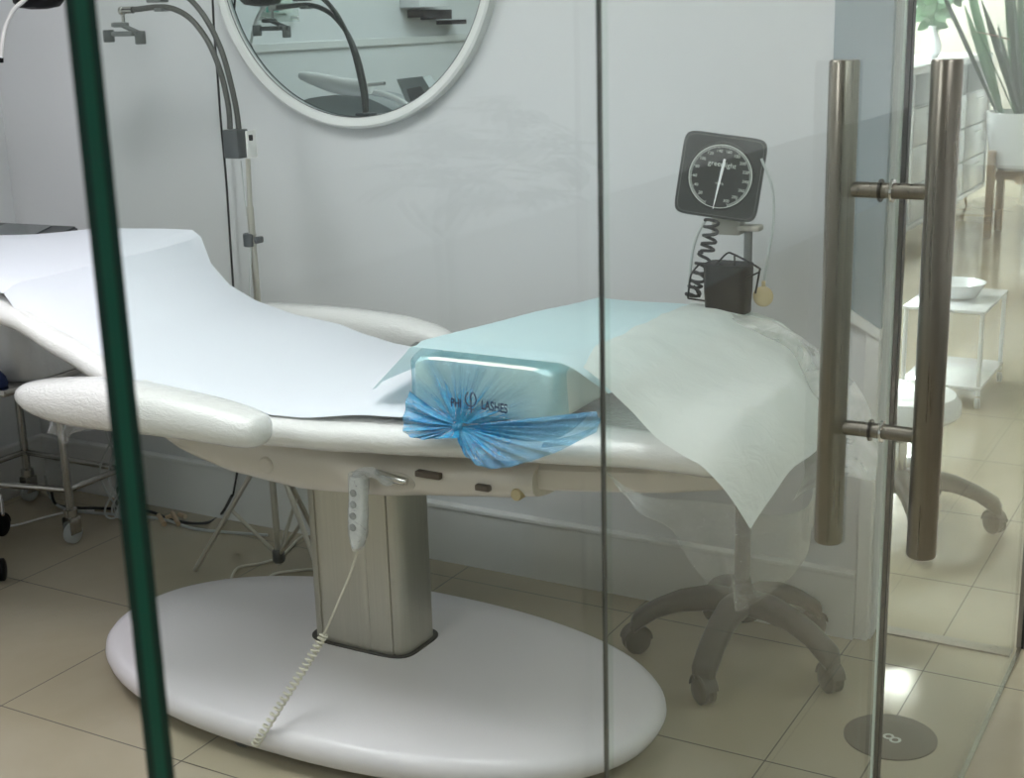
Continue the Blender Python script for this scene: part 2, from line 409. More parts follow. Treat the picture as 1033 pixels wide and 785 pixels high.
sh = T('undershell', shell, 'shell', bed)
def shell2(b):
    xs = [-1.12+i*.04 for i in range(11)]
    loft(b, [sect(x, interp([(-1.1,.64),(-.7,.68)],x), interp([(-1.12,.575),(-.70,.622)],x), .255-.05*max(0,(x+.85)/.15), n=32, e=5) for x in xs])
T('leg_rest_frame', shell2, 'shell', bed)
for px, py, r in ((267,470,.0165),(520,500,.011)):
    q = P(px,py,y=1.955)
    T('round_cap', lambda b: lathe(b, [(r,-.012),(r,.004),(r*.85,.007)], (q.x,1.962,q.z), 'y', 28), 'shell' if r>.012 else 'cream', bed)
# release handle in its recess
q = P(400,487,y=1.955)
hr = T('release_recess', lambda b: lathe(b, [(.024,-.01),(.024,.003),(.021,.0045)], (q.x,1.962,q.z), 'y', 28, sx=1.5, sy=.75), 'shell', bed)
T('release_lever', lambda b: tube(b, spline([(q.x-.042,1.958,q.z+.012),(q.x-.01,1.942,q.z+.014),(q.x+.03,1.944,q.z+.009)],6), .0075, 12), 'chrome', bed)
for px,py,sx in ((432,479,.026),(487,492,.014),(195,440,.006)):
    q = P(px,py,y=1.955); T('bracket_slot', lambda b: box(b, (q.x-sx,1.95,q.z-.006),(q.x+sx,1.975,q.z+.005),.002), 'slot', bed)
# cushions
nearT = [(-2.9,.90)]+sorted([(P(a,b,y=1.9).x, P(a,b,y=1.9).z) for a,b in ((0,288),(15,308),(60,333),(102,359),(153,385),(200,400),(250,408),(300,413),(370,411))])+[(-1.1,.745)]
farT = sorted([(P(a,b,y=2.5).x, P(a,b,y=2.5).z) for a,b in ((-60,252),(0,240),(120,230),(200,232),(207,250),(214,268),(235,290),(262,305),(300,318),(340,326),(370,337),(400,346),(440,354),(480,362))])+[(-1.1,.66)]
def sm(a, b, x):
    s = max(0, min(1, (x-a)/(b-a))); return s*s*(3-2*s)
def S(x, y):
    "height of the paper covered bed surface"
    v = max(0, min(1, (y-1.905)/.595)); zn = interp(nearT, x); zf = interp(farT, x); fl = sm(-2.14,-2.27,x)
    w = (v**2.2)*(1-fl)+fl*(v**3)
    return zn+(zf-zn)*w + .012*math.sin(PI*v)*(1-fl)
topC = [(-2.9,.925),(-2.6,.905),(-2.4,.885),(-2.24,.850),(-2.1,.802),(-1.98,.758),(-1.87,.722),(-1.76,.703),(-1.64,.700),(-1.5,.706),(-1.37,.716),(-1.1,.738),(-.85,.752),(-.62,.745)]
thk = [(-2.75,.09),(-2.24,.078),(-1.9,.10),(-1.6,.10),(-1.1,.098),(-.85,.092),(-.58,.08)]
hwid = [(-2.75,.33),(-2.3,.355),(-1.9,.355),(-1.2,.352),(-.85,.34),(-.7,.31),(-.63,.26),(-.6,.18)]
def cush(b, xa, xb, n, r0=.03, r1=.03):
    rings = []
    for i in range(n+1):
        x = xa+(xb-xa)*i/n; e0 = min(1, (x-xa)/r0) if r0 else 1; e1 = min(1,(xb-x)/r1) if r1 else 1
        k = math.sqrt(max(.02, 1-(1-e0)**2))*math.sqrt(max(.02, 1-(1-e1)**2))
        t_ = interp(topC,x); h = interp(thk,x); zc_ = t_-h/2; hw = interp(hwid,x); yf = interp([(-1.95,2.36),(-1.6,2.50),(-1.2,2.585),(-.95,2.56),(-.8,2.44),(-.66,2.2),(-.60,2.05)],x); yn = interp([(-.95,1.885),(-.75,1.90),(-.64,1.95),(-.6,2.0)],x); hw = (yf-yn)/2; ycc = (yf+yn)/2
        rings.append(sect(x, zc_+h/2*k, zc_-h/2*k, hw-.03*(1-k), ycc, n=44, e=4.2, ev=2.3))
    for r in rings:
        for k, p in enumerate(r):
            if p[1] > 1.90: r[k] = (p[0], p[1], min(p[2], S(p[0],p[1])-.010-.02*sm(1.93,2.0,p[1])))
    loft(b, rings)
T('seat_cushion', lambda b: cush(b, -1.93, -.67, 60, .03, .05), 'wrap', bed)
T('back_cushion', lambda b: cush(b, -2.75, -1.945, 40, .05, .03), 'wrap', bed)
T('back_frame', lambda b: loft(b, [sect(x, interp(topC,x)-interp(thk,x)+.004, interp(topC,x)-interp(thk,x)-.04, .22, n=24) for x in (-2.6,-2.4,-2.2,-2.05,-1.93)]), 'mgrey', bed)
# armrests
def arm(b, y0, sgn, pts):
    rings = []
    n = 26
    for i in range(len(pts)):
        x, zc_, hz, hy, dy = pts[i]
        rings.append(sect(x, zc_+hz, zc_-hz, hy, y0+dy, n, 2.4))
    loft(b, rings)
def smooth_table(tab, n):
    out = []
    for i in range(len(tab)-1):
        for k in range(n):
            s = k/n; p0 = tab[max(i-1,0)]; p1 = tab[i]; p2 = tab[i+1]; p3 = tab[min(i+2,len(tab)-1)]
            out.append([.5*((2*b_)+(c_-a_)*s+(2*a_-5*b_+4*c_-d_)*s*s+(3*b_-a_-3*c_+d_)*s**3) for a_,b_,c_,d_ in zip(p0,p1,p2,p3)])
    return out+[list(tab[-1])]
AY = 1.80
def armpt(px, pt, pb, y):
    a = P(px, pt, y=y); b_ = P(px, pb, y=y); return a.x, (a.z+b_.z)/2, max(.004,(a.z-b_.z)/2)
near = []
for px, pt, pb, hy in ((18,396,402,.008),(26,385,410,.030),(42,380,421,.042),(70,377.5,430,.048),(110,378,436,.05),(150,384,440,.05),(190,393,445,.048),(225,402,450,.046),(250,411,453,.042),(262,418,451,.032),(268,428,444,.012)):
    x, zc_, hz = armpt(px,pt,pb,AY); near.append((x,zc_,hz*.86,hy,0))
T('armrest', lambda b: arm(b, AY, 1, smooth_table(near,4)), 'wrap', bed)
far = []
for px, pt, pb, hy in ((262,306,310,.01),(272,305,318,.028),(300,306,331,.04),(335,308,342,.042),(375,312,352,.042),(410,318,355,.042),(440,328,357,.038),(462,340,356,.025),(470,346,352,.008)):
    x, zc_, hz = armpt(px,pt,pb,2.68); far.append((x,zc_,hz*.9,hy,0))
T('armrest', lambda b: arm(b, 2.68, -1, smooth_table(far,4)), 'wrap', bed)
T('armrest_bracket', lambda b: tube(b, [(-1.95,1.80,.66),(-1.85,2.05,.62)], .014), 'mgrey', bed)
T('armrest_bracket', lambda b: tube(b, [(-1.75,2.68,.64),(-1.75,2.42,.60)], .014), 'mgrey', bed)

# paper cover : a sheet resting on the cushions, flaring up at the far edge by the head
def sheetmesh(b, f, nu, nv, th=.0):
    V = [[b.verts.new(f(i/nu, j/nv)) for j in range(nv+1)] for i in range(nu+1)]
    for i in range(nu):
        for j in range(nv): b.faces.new((V[i][j], V[i+1][j], V[i+1][j+1], V[i][j+1]))
def sm(a, b, x):
    s = max(0, min(1, (x-a)/(b-a))); return s*s*(3-2*s)
def paperf(u, v):
    x = -2.9+u*1.72; zn = interp(nearT, x); zf = interp(farT, x)
    w = v**2.2
    fl = sm(-2.14,-2.27,x)
    w = w*(1-fl)+fl*(v**3)
    y = 1.905+(2.5-1.905)*v
    z = zn+(zf-zn)*w + .012*math.sin(PI*v)*(1-fl)
    z -= .016*(max(0,(.08-v)/.08))**2
    z += .003*noise.noise(Vector((x*5, y*5, 0)))
    return (x, y, z)
pc = T('paper_cover', lambda b: sheetmesh(b, paperf, 70, 24), 'paper'); tag(pc, 'white disposable paper sheet spread over the head and seat of the treatment bed', 'paper sheet')

# bolster in blue plastic wrap
bol = thing('bolster', 'block leg bolster in blue plastic wrap lying across the treatment bed', 'bolster', (-1.13,2.24,.73))
bA = [P(416,362,y=1.90), P(566,376,y=1.90), P(566,441,y=1.90), P(414,440,y=1.90)]
BXL, BXR, BZT, BZB = bA[0].x, bA[1].x-.005, .838, .735
def bols(b):
    rings = []
    for y, k in ((1.892,.90),(1.897,.955),(1.91,.99),(1.94,1),(2.3,1),(2.56,1),(2.60,.98),(2.615,.92)):
        cxm, hx = (BXL+BXR)/2, (BXR-BXL)/2*k; czm = (BZT+BZB)/2-.003+0*(y); hz = (BZT-.006-BZB)/2*k
        r = []
        for q in range(48):
            a = 2*PI*q/48; e = 2/7
            r.append((cxm+hx*math.copysign(abs(math.cos(a))**e,math.cos(a)), y, czm+hz*math.copysign(abs(math.sin(a))**e,math.sin(a))-.056*(y-1.9)/.7*(1 if math.sin(a)>0 else 0)))
        rings.append(r)
    loft(b, rings)
M['bolstermat'] = simple('pale_cushion_vinyl', (244,244,236), .5, var=.02)
T('cushion', bols, 'bolstermat', bol)
knot = P(463,430,y=1.872)
M['bfilm'] = bluefilm('blue_film', tuple(knot), 1.0, .05)
M['bfilm3'] = bluefilm('blue_film_flap', tuple(knot), .8, .34)
M['bfilm2'] = bluefilm('blue_film_gathered', tuple(knot), 1.3, .36)
def wrapfilm(b):
    # front sheet bulging round the end of the bolster, pinched at the knot
    nu, nv = 60, 34
    TL, TR, BR, BL = Vector((BXL-.006,0,BZT+.003)), Vector((BXR+.006,0,BZT+.003)), Vector((BXR+.012,0,BZB-.004)), Vector((BXL-.008,0,BZB-.006))
    V = []
    for i in range(nu+1):
        row = []
        for j in range(nv+1):
            u, v = i/nu, j/nv
            top = TL.lerp(TR,u); bot = BL.lerp(BR,u); p = top.lerp(bot, v)
            y = 1.884
            if v < .16: y = 1.884 + .07*((.16-v)/.16)**1.4; 
            d = (Vector((p.x,0,p.z))-Vector((knot.x,0,knot.z))).length
            g = math.exp(-(d/.055)**2); ang = math.atan2(p.z-knot.z, p.x-knot.x)
            y -= .012*g; y += .0035*math.sin(ang*13+2*noise.noise(p*20))*math.exp(-d/.10)*min(1,d/.02)
            if u < .06: y += .03*((.06-u)/.06)**2
            if u > .94: y += .03*((u-.94)/.06)**2
            row.append(b.verts.new((p.x, y, p.z)))
        V.append(row)
    for i in range(nu):
        for j in range(nv): b.faces.new((V[i][j],V[i+1][j],V[i+1][j+1],V[i][j+1]))
T('blue_wrap', wrapfilm, 'bfilm', bol)
def gath(b, outline, depth, n=3):
    # fan of film from the knot to an outline of (px,py,y)
    pts = spline([P(px,py,y=y) for px,py,y in outline], 10)
    k = Vector(knot); nr = 16; V = []
    for i,p in enumerate(pts):
        row = []
        for j in range(nr+1):
            s = j/nr; q = k.lerp(p, s); am = depth*math.sin(s*PI*.85)
            q.y += am*math.sin(i*.9)*.5 - depth*.9*math.sin(s*PI*.6)
            row.append(b.verts.new(q))
        V.append(row)
    for i in range(len(V)-1):
        for j in range(nr): b.faces.new((V[i][j],V[i+1][j],V[i+1][j+1],V[i][j+1]))
T('gathered_film', lambda b: gath(b, [(416,392,1.885),(411,415,1.875),(411,434,1.86),(425,441,1.85),(445,441,1.85),(466,440,1.85)], .012), 'bfilm2', bol)
T('gathered_film', lambda b: gath(b, [(466,440,1.85),(470,455,1.842),(485,468,1.84),(508,471,1.838),(540,463,1.842),(570,452,1.848),(590,440,1.855),(606,426,1.862),(601,414,1.872),(578,434,1.876),(550,444,1.876),(500,440,1.876)], .010), 'bfilm3', bol)
T('gathered_film', lambda b: loft(b, [[P(548,446,y=1.866),P(575,440,y=1.864),P(600,431,y=1.862),P(606,420,y=1.864)],[P(546,452,y=1.856),P(576,449,y=1.852),P(602,436,y=1.852),P(607,421,y=1.86)]], cap=False, closed=False), 'bfilm2', bol)
T('knot', lambda b: lathe(b, [(.001,-.012),(.007,-.009),(.009,0),(.007,.009),(.001,.012)], knot+Vector((0,-.004,0)), 'y', 16), 'bfilm2', bol)
# printed mark
def print_at(px, py, y=1.866): return P(px,py,y=y)
Rx = Matrix.Rotation(PI/2, 4, 'X')
mes = []
def put(txt, px, py, size, rot=-.05):
    q = print_at(px,py); return textmesh('mark', txt, size, 'logo', Matrix.Translation(q) @ Matrix.Rotation(-rot,4,'Y') @ Rx @ Matrix.Scale(.68,4,(1,0,0)), None, .0002)
mes.append(put('PHI', 460, 407, .021, -.02)); mes.append(put('LASHES', 498.5, 411, .022, -.04))
def phi(b):
    q = print_at(475,405)
    def X(u,w): return (q.x+u*.0016, q.y-.0004, q.z+w*.0020)
    tube(b, spline([X(-3,7.5),X(-6,4),X(-6,-1),X(-2,-4.2),X(3,-3.6),X(6,0),X(5.5,5),X(2.5,7.5),X(.4,5),X(0,0)],6), .0011, 6)
    tube(b, [X(0,1),X(0,-9.5)], .0011, 6); tube(b, [X(-3.5,-6.6),X(3.5,-6.6)], .0009, 6)
bm = bmesh.new()
for me in mes: bm.from_mesh(me)
phi(bm); link('printed_mark', bm, 'logo', bol, False)

# pale blue drape over the bolster and foot end
M['drape'] = None
t = NT('pale_blue_nonwoven'); p = t.pos(); n = t.noise(p, 7, 3); n2 = t.noise(p, 400, 2)
sp = t.n('ShaderNodeSeparateXYZ'); t.l(p, sp.inputs[0])
def thin(t, sh, c, f=.4, extra=None):
    tl = t.n('ShaderNodeBsdfTranslucent'); tl.inputs[0].default_value = rgba(c)
    m_ = t.n('ShaderNodeMixShader'); m_.inputs[0].default_value = f; t.l(sh, m_.inputs[1]); t.l(tl.outputs[0], m_.inputs[2]); return m_.outputs[0]
M['drape'] = t.done(thin(t, t.bsdf(t.mix(n, rgba((202,226,232)), rgba((214,234,238))), .75, normal=t.bump(t.math('ADD', n, t.math('MULTIPLY', n2, .1)), .3, .012)), (208,230,234), .38))
t = NT('white_nonwoven'); p = t.pos(); n = t.noise(p, 6, 3); n2 = t.noise(p, 30, 3, .6, 1.0)
dd = t.bsdf(rgba((222,228,224)), .7, normal=t.bump(t.math('ADD', n, t.math('MULTIPLY', n2, .35)), .45, .02))
tr = t.n('ShaderNodeBsdfTransparent'); mx = t.n('ShaderNodeMixShader'); mx.inputs[0].default_value = .90
t.l(tr.outputs[0], mx.inputs[1]); t.l(dd, mx.inputs[2]); M['drape2'] = t.done(thin(t, mx.outputs[0], (226,232,228), .3))
def hump(x, y):
    "height of the drape above the bed across the bolster"
    zt = BZT+.012-.056*(y-1.9)/.7
    g = (S(x,y) if x < -1.15 else S(-1.15,y)+(interp(topC,x)-interp(topC,-1.15)))+.005
    k1 = max(0,min(1,(x-(BXL-.13-.12*(y-1.9)))/(.13+.12*(y-1.9)))); k2 = 1-sm(BXR, BXR+.20+.22*sm(2.0,2.6,y), x)
    return g+(zt-g)*max(0,min(k1,k2)) if x < BXL else g+(zt+.0-g)*max(0,k2)
def drapef(u, v):
    x0 = -1.375-.12*v; x1 = -.90
    x = x0+(x1-x0)*u
    yn = interp([(-1.52,1.955),(BXL-.02,1.905),(BXL,1.896),(BXR,1.896),(BXR+.06,1.885),(-.80,1.90)], x)
    y = yn+(2.615-yn)*v
    z = hump(x,y)
    z += .004*noise.noise(Vector((x*6,y*4,1)))*(.3+v)
    if v < .04: z -= .006
    return (x,y,z)
dr = T('blue_sheet', lambda b: sheetmesh(b, drapef, 90, 40), 'drape'); tag(dr, 'pale blue disposable sheet draped over the bolster', 'sheet')
def drape2f(u, v):
    # white sheet over the foot end, its corner hanging down at the front
    y = 1.86+v*.74
    xs = interp([(0,-.94),(.2,-.98),(1,-1.05)], v); xe = interp([(0,-.655),(.25,-.625),(.5,-.635),(.75,-.70),(1,-.775)], v)
    x = xs+(xe-xs)*u
    z = hump(x, y)+.008
    over = max(0, (x-xe+.085)/.085); z -= .085*min(1.3,over)**1.5*(1-.2*v) 
    x2 = x
    if v < .18: 
        k = (0.18-v)/.18; fade = sm(-.92,-.70,x); z -= .052*k**1.3*fade; y += .02*k*(1-fade)
    z += .007*noise.noise(Vector((x*9,y*7,3)))+.004*noise.noise(Vector((x*22+y*9,y*16-x*8,5)))
    y += .006*noise.noise(Vector((x*8,z*8,7)))
    return (x2,y,z)
d2 = T('foot_sheet', lambda b: sheetmesh(b, drape2f, 50, 44), 'drape2'); tag(d2, 'thin white sheet hanging in a corner over the foot end of the bed', 'sheet')
# clear plastic film hanging below the foot end
def film(b):
    top = [(600,470,1.9),(650,500,1.9),(700,505,1.9),(740,510,1.9),(780,520,1.9),(815,510,2.0),(822,480,2.2)]
    bot = [(610,480,1.9),(655,520,1.9),(715,585,1.93),(745,612,1.95),(790,590,1.98),(812,560,2.08),(820,530,2.25)]
    a = spline([P(px,py,y=y) for px,py,y in top], 10); c = spline([P(px,py,y=y) for px,py,y in bot], 10)
    V = []
    for i,(p,q) in enumerate(zip(a,c)):
        row = []
        for j in range(17):
            s = j/16; r = p.lerp(q,s)
            r.y += .016*math.sin(i*.55+2*noise.noise(Vector((i*.1,s*2,0))))*s + .02*noise.noise(Vector((r.x*14,r.z*9,2)))*s
            row.append(b.verts.new(r))
        V.append(row)
    for i in range(len(V)-1):
        for j in range(16): b.faces.new((V[i][j],V[i+1][j],V[i+1][j+1],V[i][j+1]))
def cover(b):
    a_ = spline([P(x,y_,y=z_) for x,y_,z_ in ((705,318,2.52),(745,320,2.52),(790,327,2.5),(832,354,2.42),(866,398,2.3),(884,450,2.2),(886,482,2.15))],6)
    c_ = spline([P(x,y_,y=z_) for x,y_,z_ in ((705,330,2.50),(735,345,2.48),(770,372,2.45),(795,400,2.38),(806,440,2.25),(808,480,2.12),(800,505,2.0))],6)
    V = []
    for i,(p,q) in enumerate(zip(a_,c_)):
        V.append([b.verts.new(p.lerp(q,j/10)+Vector((.0,.02*math.sin(j*.5+i*.3),.018*math.sin(PI*j/10)+.005*noise.noise(Vector((i*.5,j*.6,0)))))) for j in range(11)])
    for i in range(len(V)-1):
        for j in range(10): b.faces.new((V[i][j],V[i+1][j],V[i+1][j+1],V[i][j+1]))
M['bagd'] = glassmat('cloudy_cover_film', (240,242,240), .04, .30, (214,214,210), .3, .12, 14)
tag(T('plastic_cover', cover, 'bagd'), 'cloudy grey plastic cover puffed out behind the foot end of the bed', 'plastic cover')
tag(T('plastic_film', film, 'bag'), 'clear crinkled plastic film hanging below the foot end of the bed', 'plastic cover')

# hand controller with coiled cord
hc = thing('hand_controller', 'white remote control in clear plastic hung on the side of the bed', 'remote control', tuple(P(362,555,y=1.93)))
a = P(362,480,y=1.93); bq = P(361,552,y=1.93)
def hcb(b):
    ax = (bq-a).normalized(); rings = []
    for s, w in ((0,.010),(.03,.016),(.12,.018),(.6,.017),(.85,.014),(.97,.009),(1,.005)):
        c_ = a.lerp(bq, s); rings.append([(c_.x+w*math.copysign(abs(math.cos(2*PI*k/20))**.6,math.cos(2*PI*k/20)), c_.y+.010*math.copysign(abs(math.sin(2*PI*k/20))**.6,math.sin(2*PI*k/20)), c_.z) for k in range(20)])
    loft(b, rings)
body = T('controller_body', hcb, 'white', hc)
for s in (.22,.38,.54,.70):
    c_ = a.lerp(bq, s)
    T('button', lambda b: lathe(b, [(.007,0),(.007,.0015),(.005,.0022)], (c_.x-.004,1.919,c_.z), 'y', 14), 'mgrey', body)
def hwrap(b):
    for k,(w,s0,s1) in enumerate(((.021,-.03,1.02),)):
        rings = []
        for i in range(15):
            s = s0+(s1-s0)*i/14; c_ = a.lerp(bq, s); ww = w*(1-.55*max(0,(s-.8)/.2))*(1+.05*math.sin(i*1.1))
            rings.append([(c_.x+ww*math.cos(2*PI*q/24)*(1+.04*math.sin(q+i*.5)), c_.y+.015*math.sin(2*PI*q/24)*(1+.04*math.cos(q+i*.5)), c_.z) for q in range(24)])
        loft(b, rings, False)
    # pulled up wad of film over the top
    pts = spline([P(358,482,y=1.93),P(366,475,y=1.925),P(378,478,y=1.92),P(388,485,y=1.93),P(400,484,y=1.945)], 5)
    tube(b, pts, [.008+.0015*math.sin(i*.9) for i in range(len(pts))], 10)
M['wad'] = glassmat('cloudy_film', (246,248,250), .05, .22, (240,243,246), .14, .25, 45)
T('film_wrap', hwrap, 'wad', hc)
cs = P(361,555,y=1.93); cm_ = P(327,640,y=1.90); ce = P(257,752,y=1.815)
T('straight_cord', lambda b: tube(b, spline([cs, P(352,582,y=1.92), P(338,615,y=1.90), cm_],6), .0022, 8), 'cord', hc)
def coil_c(b):
    pts = []; path = spline([cm_, P(308,672,y=1.868), P(282,712,y=1.83), ce], 12); N = 24*9
    for i in range(N+1):
        s = i/N*(len(path)-1); k = min(int(s), len(path)-2); c_ = path[k].lerp(path[k+1], s-k); d = (path[k+1]-path[k]).normalized(); u, v = frame(d)
        th = 2*PI*i/9; pts.append(c_+(u*math.cos(th)+v*math.sin(th))*.0068)
    tube(b, pts, .0024, 6)
T('coiled_cord', coil_c, 'cord', hc)

# ================================================================ BLOOD PRESSURE STAND
GXc, GYc = -.955, 2.665
bp = thing('blood_pressure_monitor', 'mobile blood pressure gauge on a pole stand beyond the foot of the bed', 'blood pressure monitor', (GXc,GYc,0))
T('hub', lambda b: lathe(b, [(.012,.095),(.036,.10),(.040,.125),(.032,.155),(.022,.175),(.018,.19)], (GXc,GYc,0), n=28), 'olive', bp)
R0 = .252
LS = .89
def starleg(b, an):
    d = Vector((math.cos(an), math.sin(an), 0)); n_ = Vector((-d.y, d.x, 0)); rings = []
    for s, z, w, h in ((.02,.135,.030,.026),(.08,.140,.030,.026),(.15,.130,.028,.022),(.205,.110,.027,.020),(.235,.092,.027,.022),(.262,.074,.026,.024),(.272,.064,.016,.016)):
        c_ = Vector((GXc,GYc,z))+d*s*LS
        rings.append([c_+n_*(w*math.copysign(abs(math.cos(2*PI*k/18))**.7,math.cos(2*PI*k/18)))+Vector((0,0,h*math.copysign(abs(math.sin(2*PI*k/18))**.7,math.sin(2*PI*k/18)))) for k in range(18)])
    loft(b, rings)
def wheels(b, c_, an, r=.030, w=.013, gap=.004):
    ax = Vector((math.cos(an), math.sin(an), 0)); c_ = Vector(c_)
    for s in (-1,1):
        o0 = c_+ax*s*gap; rings = []
        u, v = frame(ax)
        for rr, h in ((r*.9,0),(r,.002),(r,w-.004),(r*.8,w),(r*.3,w+.001)):
            rings.append([o0+ax*s*h+(u*math.cos(2*PI*k/22)+v*math.sin(2*PI*k/22))*rr for k in range(22)])
        loft(b, rings)
def hood(b, c_, an, r=.034):
    ax = Vector((math.cos(an), math.sin(an), 0)); c_ = Vector(c_); d = Vector((-ax.y,ax.x,0)); rings = []
    for s in (-.017,-.015,.015,.017):
        ring = []
        rr = r if abs(s)<.016 else r*.93
        for k in range(13):
            a_ = PI*k/12*.95; ring.append(c_+ax*s+d*(rr*math.cos(a_))+Vector((0,0,rr*math.sin(a_)+.003)))
        for k in range(12,-1,-1):
            a_ = PI*k/12*.95; ring.append(c_+ax*s+d*((rr-.004)*math.cos(a_))+Vector((0,0,(rr-.004)*math.sin(a_)+.003)))
        rings.append(ring)
    loft(b, rings)
for i, dg in enumerate((199, 271, 343, 55, 127)):
    an = math.radians(dg); rr = .225 if dg not in (55,127) else .19
    LS = .89 if dg not in (55,127) else .76
    lg = T('leg', lambda b: starleg(b, an), 'olive', bp)
    c_ = (GXc+math.cos(an)*(rr+.005), GYc+math.sin(an)*(rr+.005), .031)
    sw = an+PI/2+(.5,.9,-.4,.2,1.2)[i]
    T('caster', lambda b: (wheels(b, c_, sw), hood(b, c_, sw)), 'olive', lg)
T('pole', lambda b: lathe(b, [(.011,.18),(.011,.50),(.013,.502),(.013,.52),(.0085,.525),(.0085,.955)], (GXc,GYc,0), n=20), 'mgrey', bp)
T('pole_sleeve', lambda b: lathe(b, [(.016,.19),(.0175,.20),(.0175,.44),(.016,.45)], (GXc,GYc,0), n=20), 'dgrey', bp)
tw = T('mount_bracket', lambda b: (box(b, (GXc-.075,GYc-.015,.935),(GXc-.012,GYc+.02,.985),.006), box(b, (GXc-.02,GYc-.016,.945),(GXc+.028,GYc+.016,.957),.004)), 'beige', bp)
# gauge head
Cg = P(727,178,y=2.64)
toc = (CAM-Cg).normalized(); yaw = math.atan2(toc.x, -toc.y)
GM = Matrix.Translation(Cg) @ Matrix.Rotation(yaw*.8,4,'Z') @ Matrix.Rotation(math.radians(8),4,'Y') @ Matrix.Rotation(math.radians(-6),4,'X')
S = .0835
def ghead(b):
    rings = []
    for y, k in ((.034,.86),(.030,.93),(.010,1.0),(-.006,1.0),(-.010,.985),(-.011,.95)):
        r = []
        for q in range(56):
            a_ = 2*PI*q/56; e = 2/9
            r.append(GM @ Vector((S*k*math.copysign(abs(math.cos(a_))**e,math.cos(a_)), y, S*k*math.copysign(abs(math.sin(a_))**e,math.sin(a_)))))
        rings.append(r)
    loft(b, rings)
gh = T('gauge_head', ghead, 'gaugehead', bp)
T('bezel_line', lambda b: tube(b, [GM @ Vector((S*.93*math.copysign(abs(math.cos(2*PI*q/80))**.2,math.cos(2*PI*q/80)), -.0113, S*.93*math.copysign(abs(math.sin(2*PI*q/80))**.2,math.sin(2*PI*q/80)))) for q in range(81)], .0007, 5), 'mgrey', gh)
GM0 = GM; GM = GM @ Matrix.Diagonal((1.13,1,1.13,1))
def dial(b):
    latheR = [[GM @ Vector((r*math.cos(2*PI*k/64), y, r*math.sin(2*PI*k/64))) for k in range(64)] for r,y in ((.060,-.0115),(.060,-.0125),(.002,-.0125))]
    loft(b, latheR)
T('dial_face', dial, 'gaugeface', gh)
mes = []
def gtext(txt, x, z, size, rot=0):
    return textmesh('n', txt, size, 'ink', GM @ Matrix.Translation((x,-.0130,z)) @ Matrix.Rotation(rot,4,'Y') @ Rx, None, .0001)
vals = list(range(0,301,20))
for i, v_ in enumerate(vals):
    a_ = math.radians(-90-22 - i*(316/15)); r = .0445
    if v_ == 0: continue
    mes.append(gtext(str(v_), r*math.cos(a_), r*math.sin(a_), .0075))
mes.append(gtext('greenlight', 0, .021, .0125, .03)); mes.append(gtext('mmHg', 0, -.012, .0055))
def ticks(b):
    for i in range(151):
        a_ = math.radians(-90-22 - i*(316/150)); r0, r1 = (.0505 if i%10 else .0485), .0545
        d = Vector((math.cos(a_),0,math.sin(a_))); n_ = Vector((-d.z,0,d.x))*.0004; y = Vector((0,-.0129,0))
        vs = [b.verts.new(GM @ (d*q+m+y)) for q,m in ((r0,-n_),(r0,n_),(r1,n_),(r1,-n_))]; b.faces.new(vs)
    tube(b, [GM @ Vector((.0552*math.cos(a/40*2*PI), -.0128, .0552*math.sin(a/40*2*PI))) for a in range(41)], .0009, 5)
bm = bmesh.new()
for me in mes: bm.from_mesh(me)
ticks(bm); link('dial_print', bm, 'ink', gh, False)
def needle(b):
    def X(x,z): return GM @ Vector((x,-.0145,z))
    p0, p1 = Vector((.003,.031)), Vector((-.004,-.058))
    d = (p1-p0).normalized(); n_ = Vector((-d.y,d.x))
    q = [p0+n_*.0022, p0-n_*.0022, p0.lerp(p1,.25)-n_*.0024, p1-n_*.0006, p1+n_*.0006, p0.lerp(p1,.25)+n_*.0024]
    vs = [X(*v_) for v_ in q]; off = (GM.to_3x3() @ Vector((0,.0012,0)))
    loft(b, [vs, [v_+off for v_ in vs]])
T('needle', needle, 'gloss', gh)
GM = GM0
# coiled tube, air hose, bulb, basket with cuff
def gcoil(b):
    path = spline([P(718,222,y=2.57), P(716,240,y=2.57), P(710,262,y=2.56), P(704,282,y=2.56), P(698,300,y=2.56)], 10); N = 9*11; pts = []
    for i in range(N+1):
        s = i/N*(len(path)-1); k = min(int(s), len(path)-2); c_ = path[k].lerp(path[k+1], s-k); d = (path[k+1]-path[k]).normalized(); u, v = frame(d)
        th = 2*PI*i/11; pts.append(c_+(u*math.cos(th)+v*math.sin(th))*.0135)
    tube(b, pts, .0033, 8)
T('coiled_hose', gcoil, 'rubber', bp)
T('air_hose', lambda b: tube(b, spline([P(768,160,y=2.6),P(779,190,y=2.6),P(780,225,y=2.6),P(774,262,y=2.6),P(770,288,y=2.6)],8), .0028, 8), 'hose', bp)
T('air_hose', lambda b: tube(b, spline([P(712,222,y=2.6),P(704,236,y=2.59),P(698,258,y=2.58),P(694,300,y=2.58)],8), .003, 8), 'hose', bp)
q = P(770,299,y=2.58)
T('inflation_bulb', lambda b: lathe(b, [(.001,-.010),(.012,-.009),(.020,-.003),(.0205,.003),(.013,.009),(.001,.010)], q, 'y', 24), 'cream', bp)
T('bulb_valve', lambda b: lathe(b, [(.003,.018),(.004,.02),(.004,.03),(.002,.031)], (q.x,q.y,q.z), n=12), 'cream', bp)
b0, b1 = P(706,300,y=2.56), P(756,262,y=2.56)
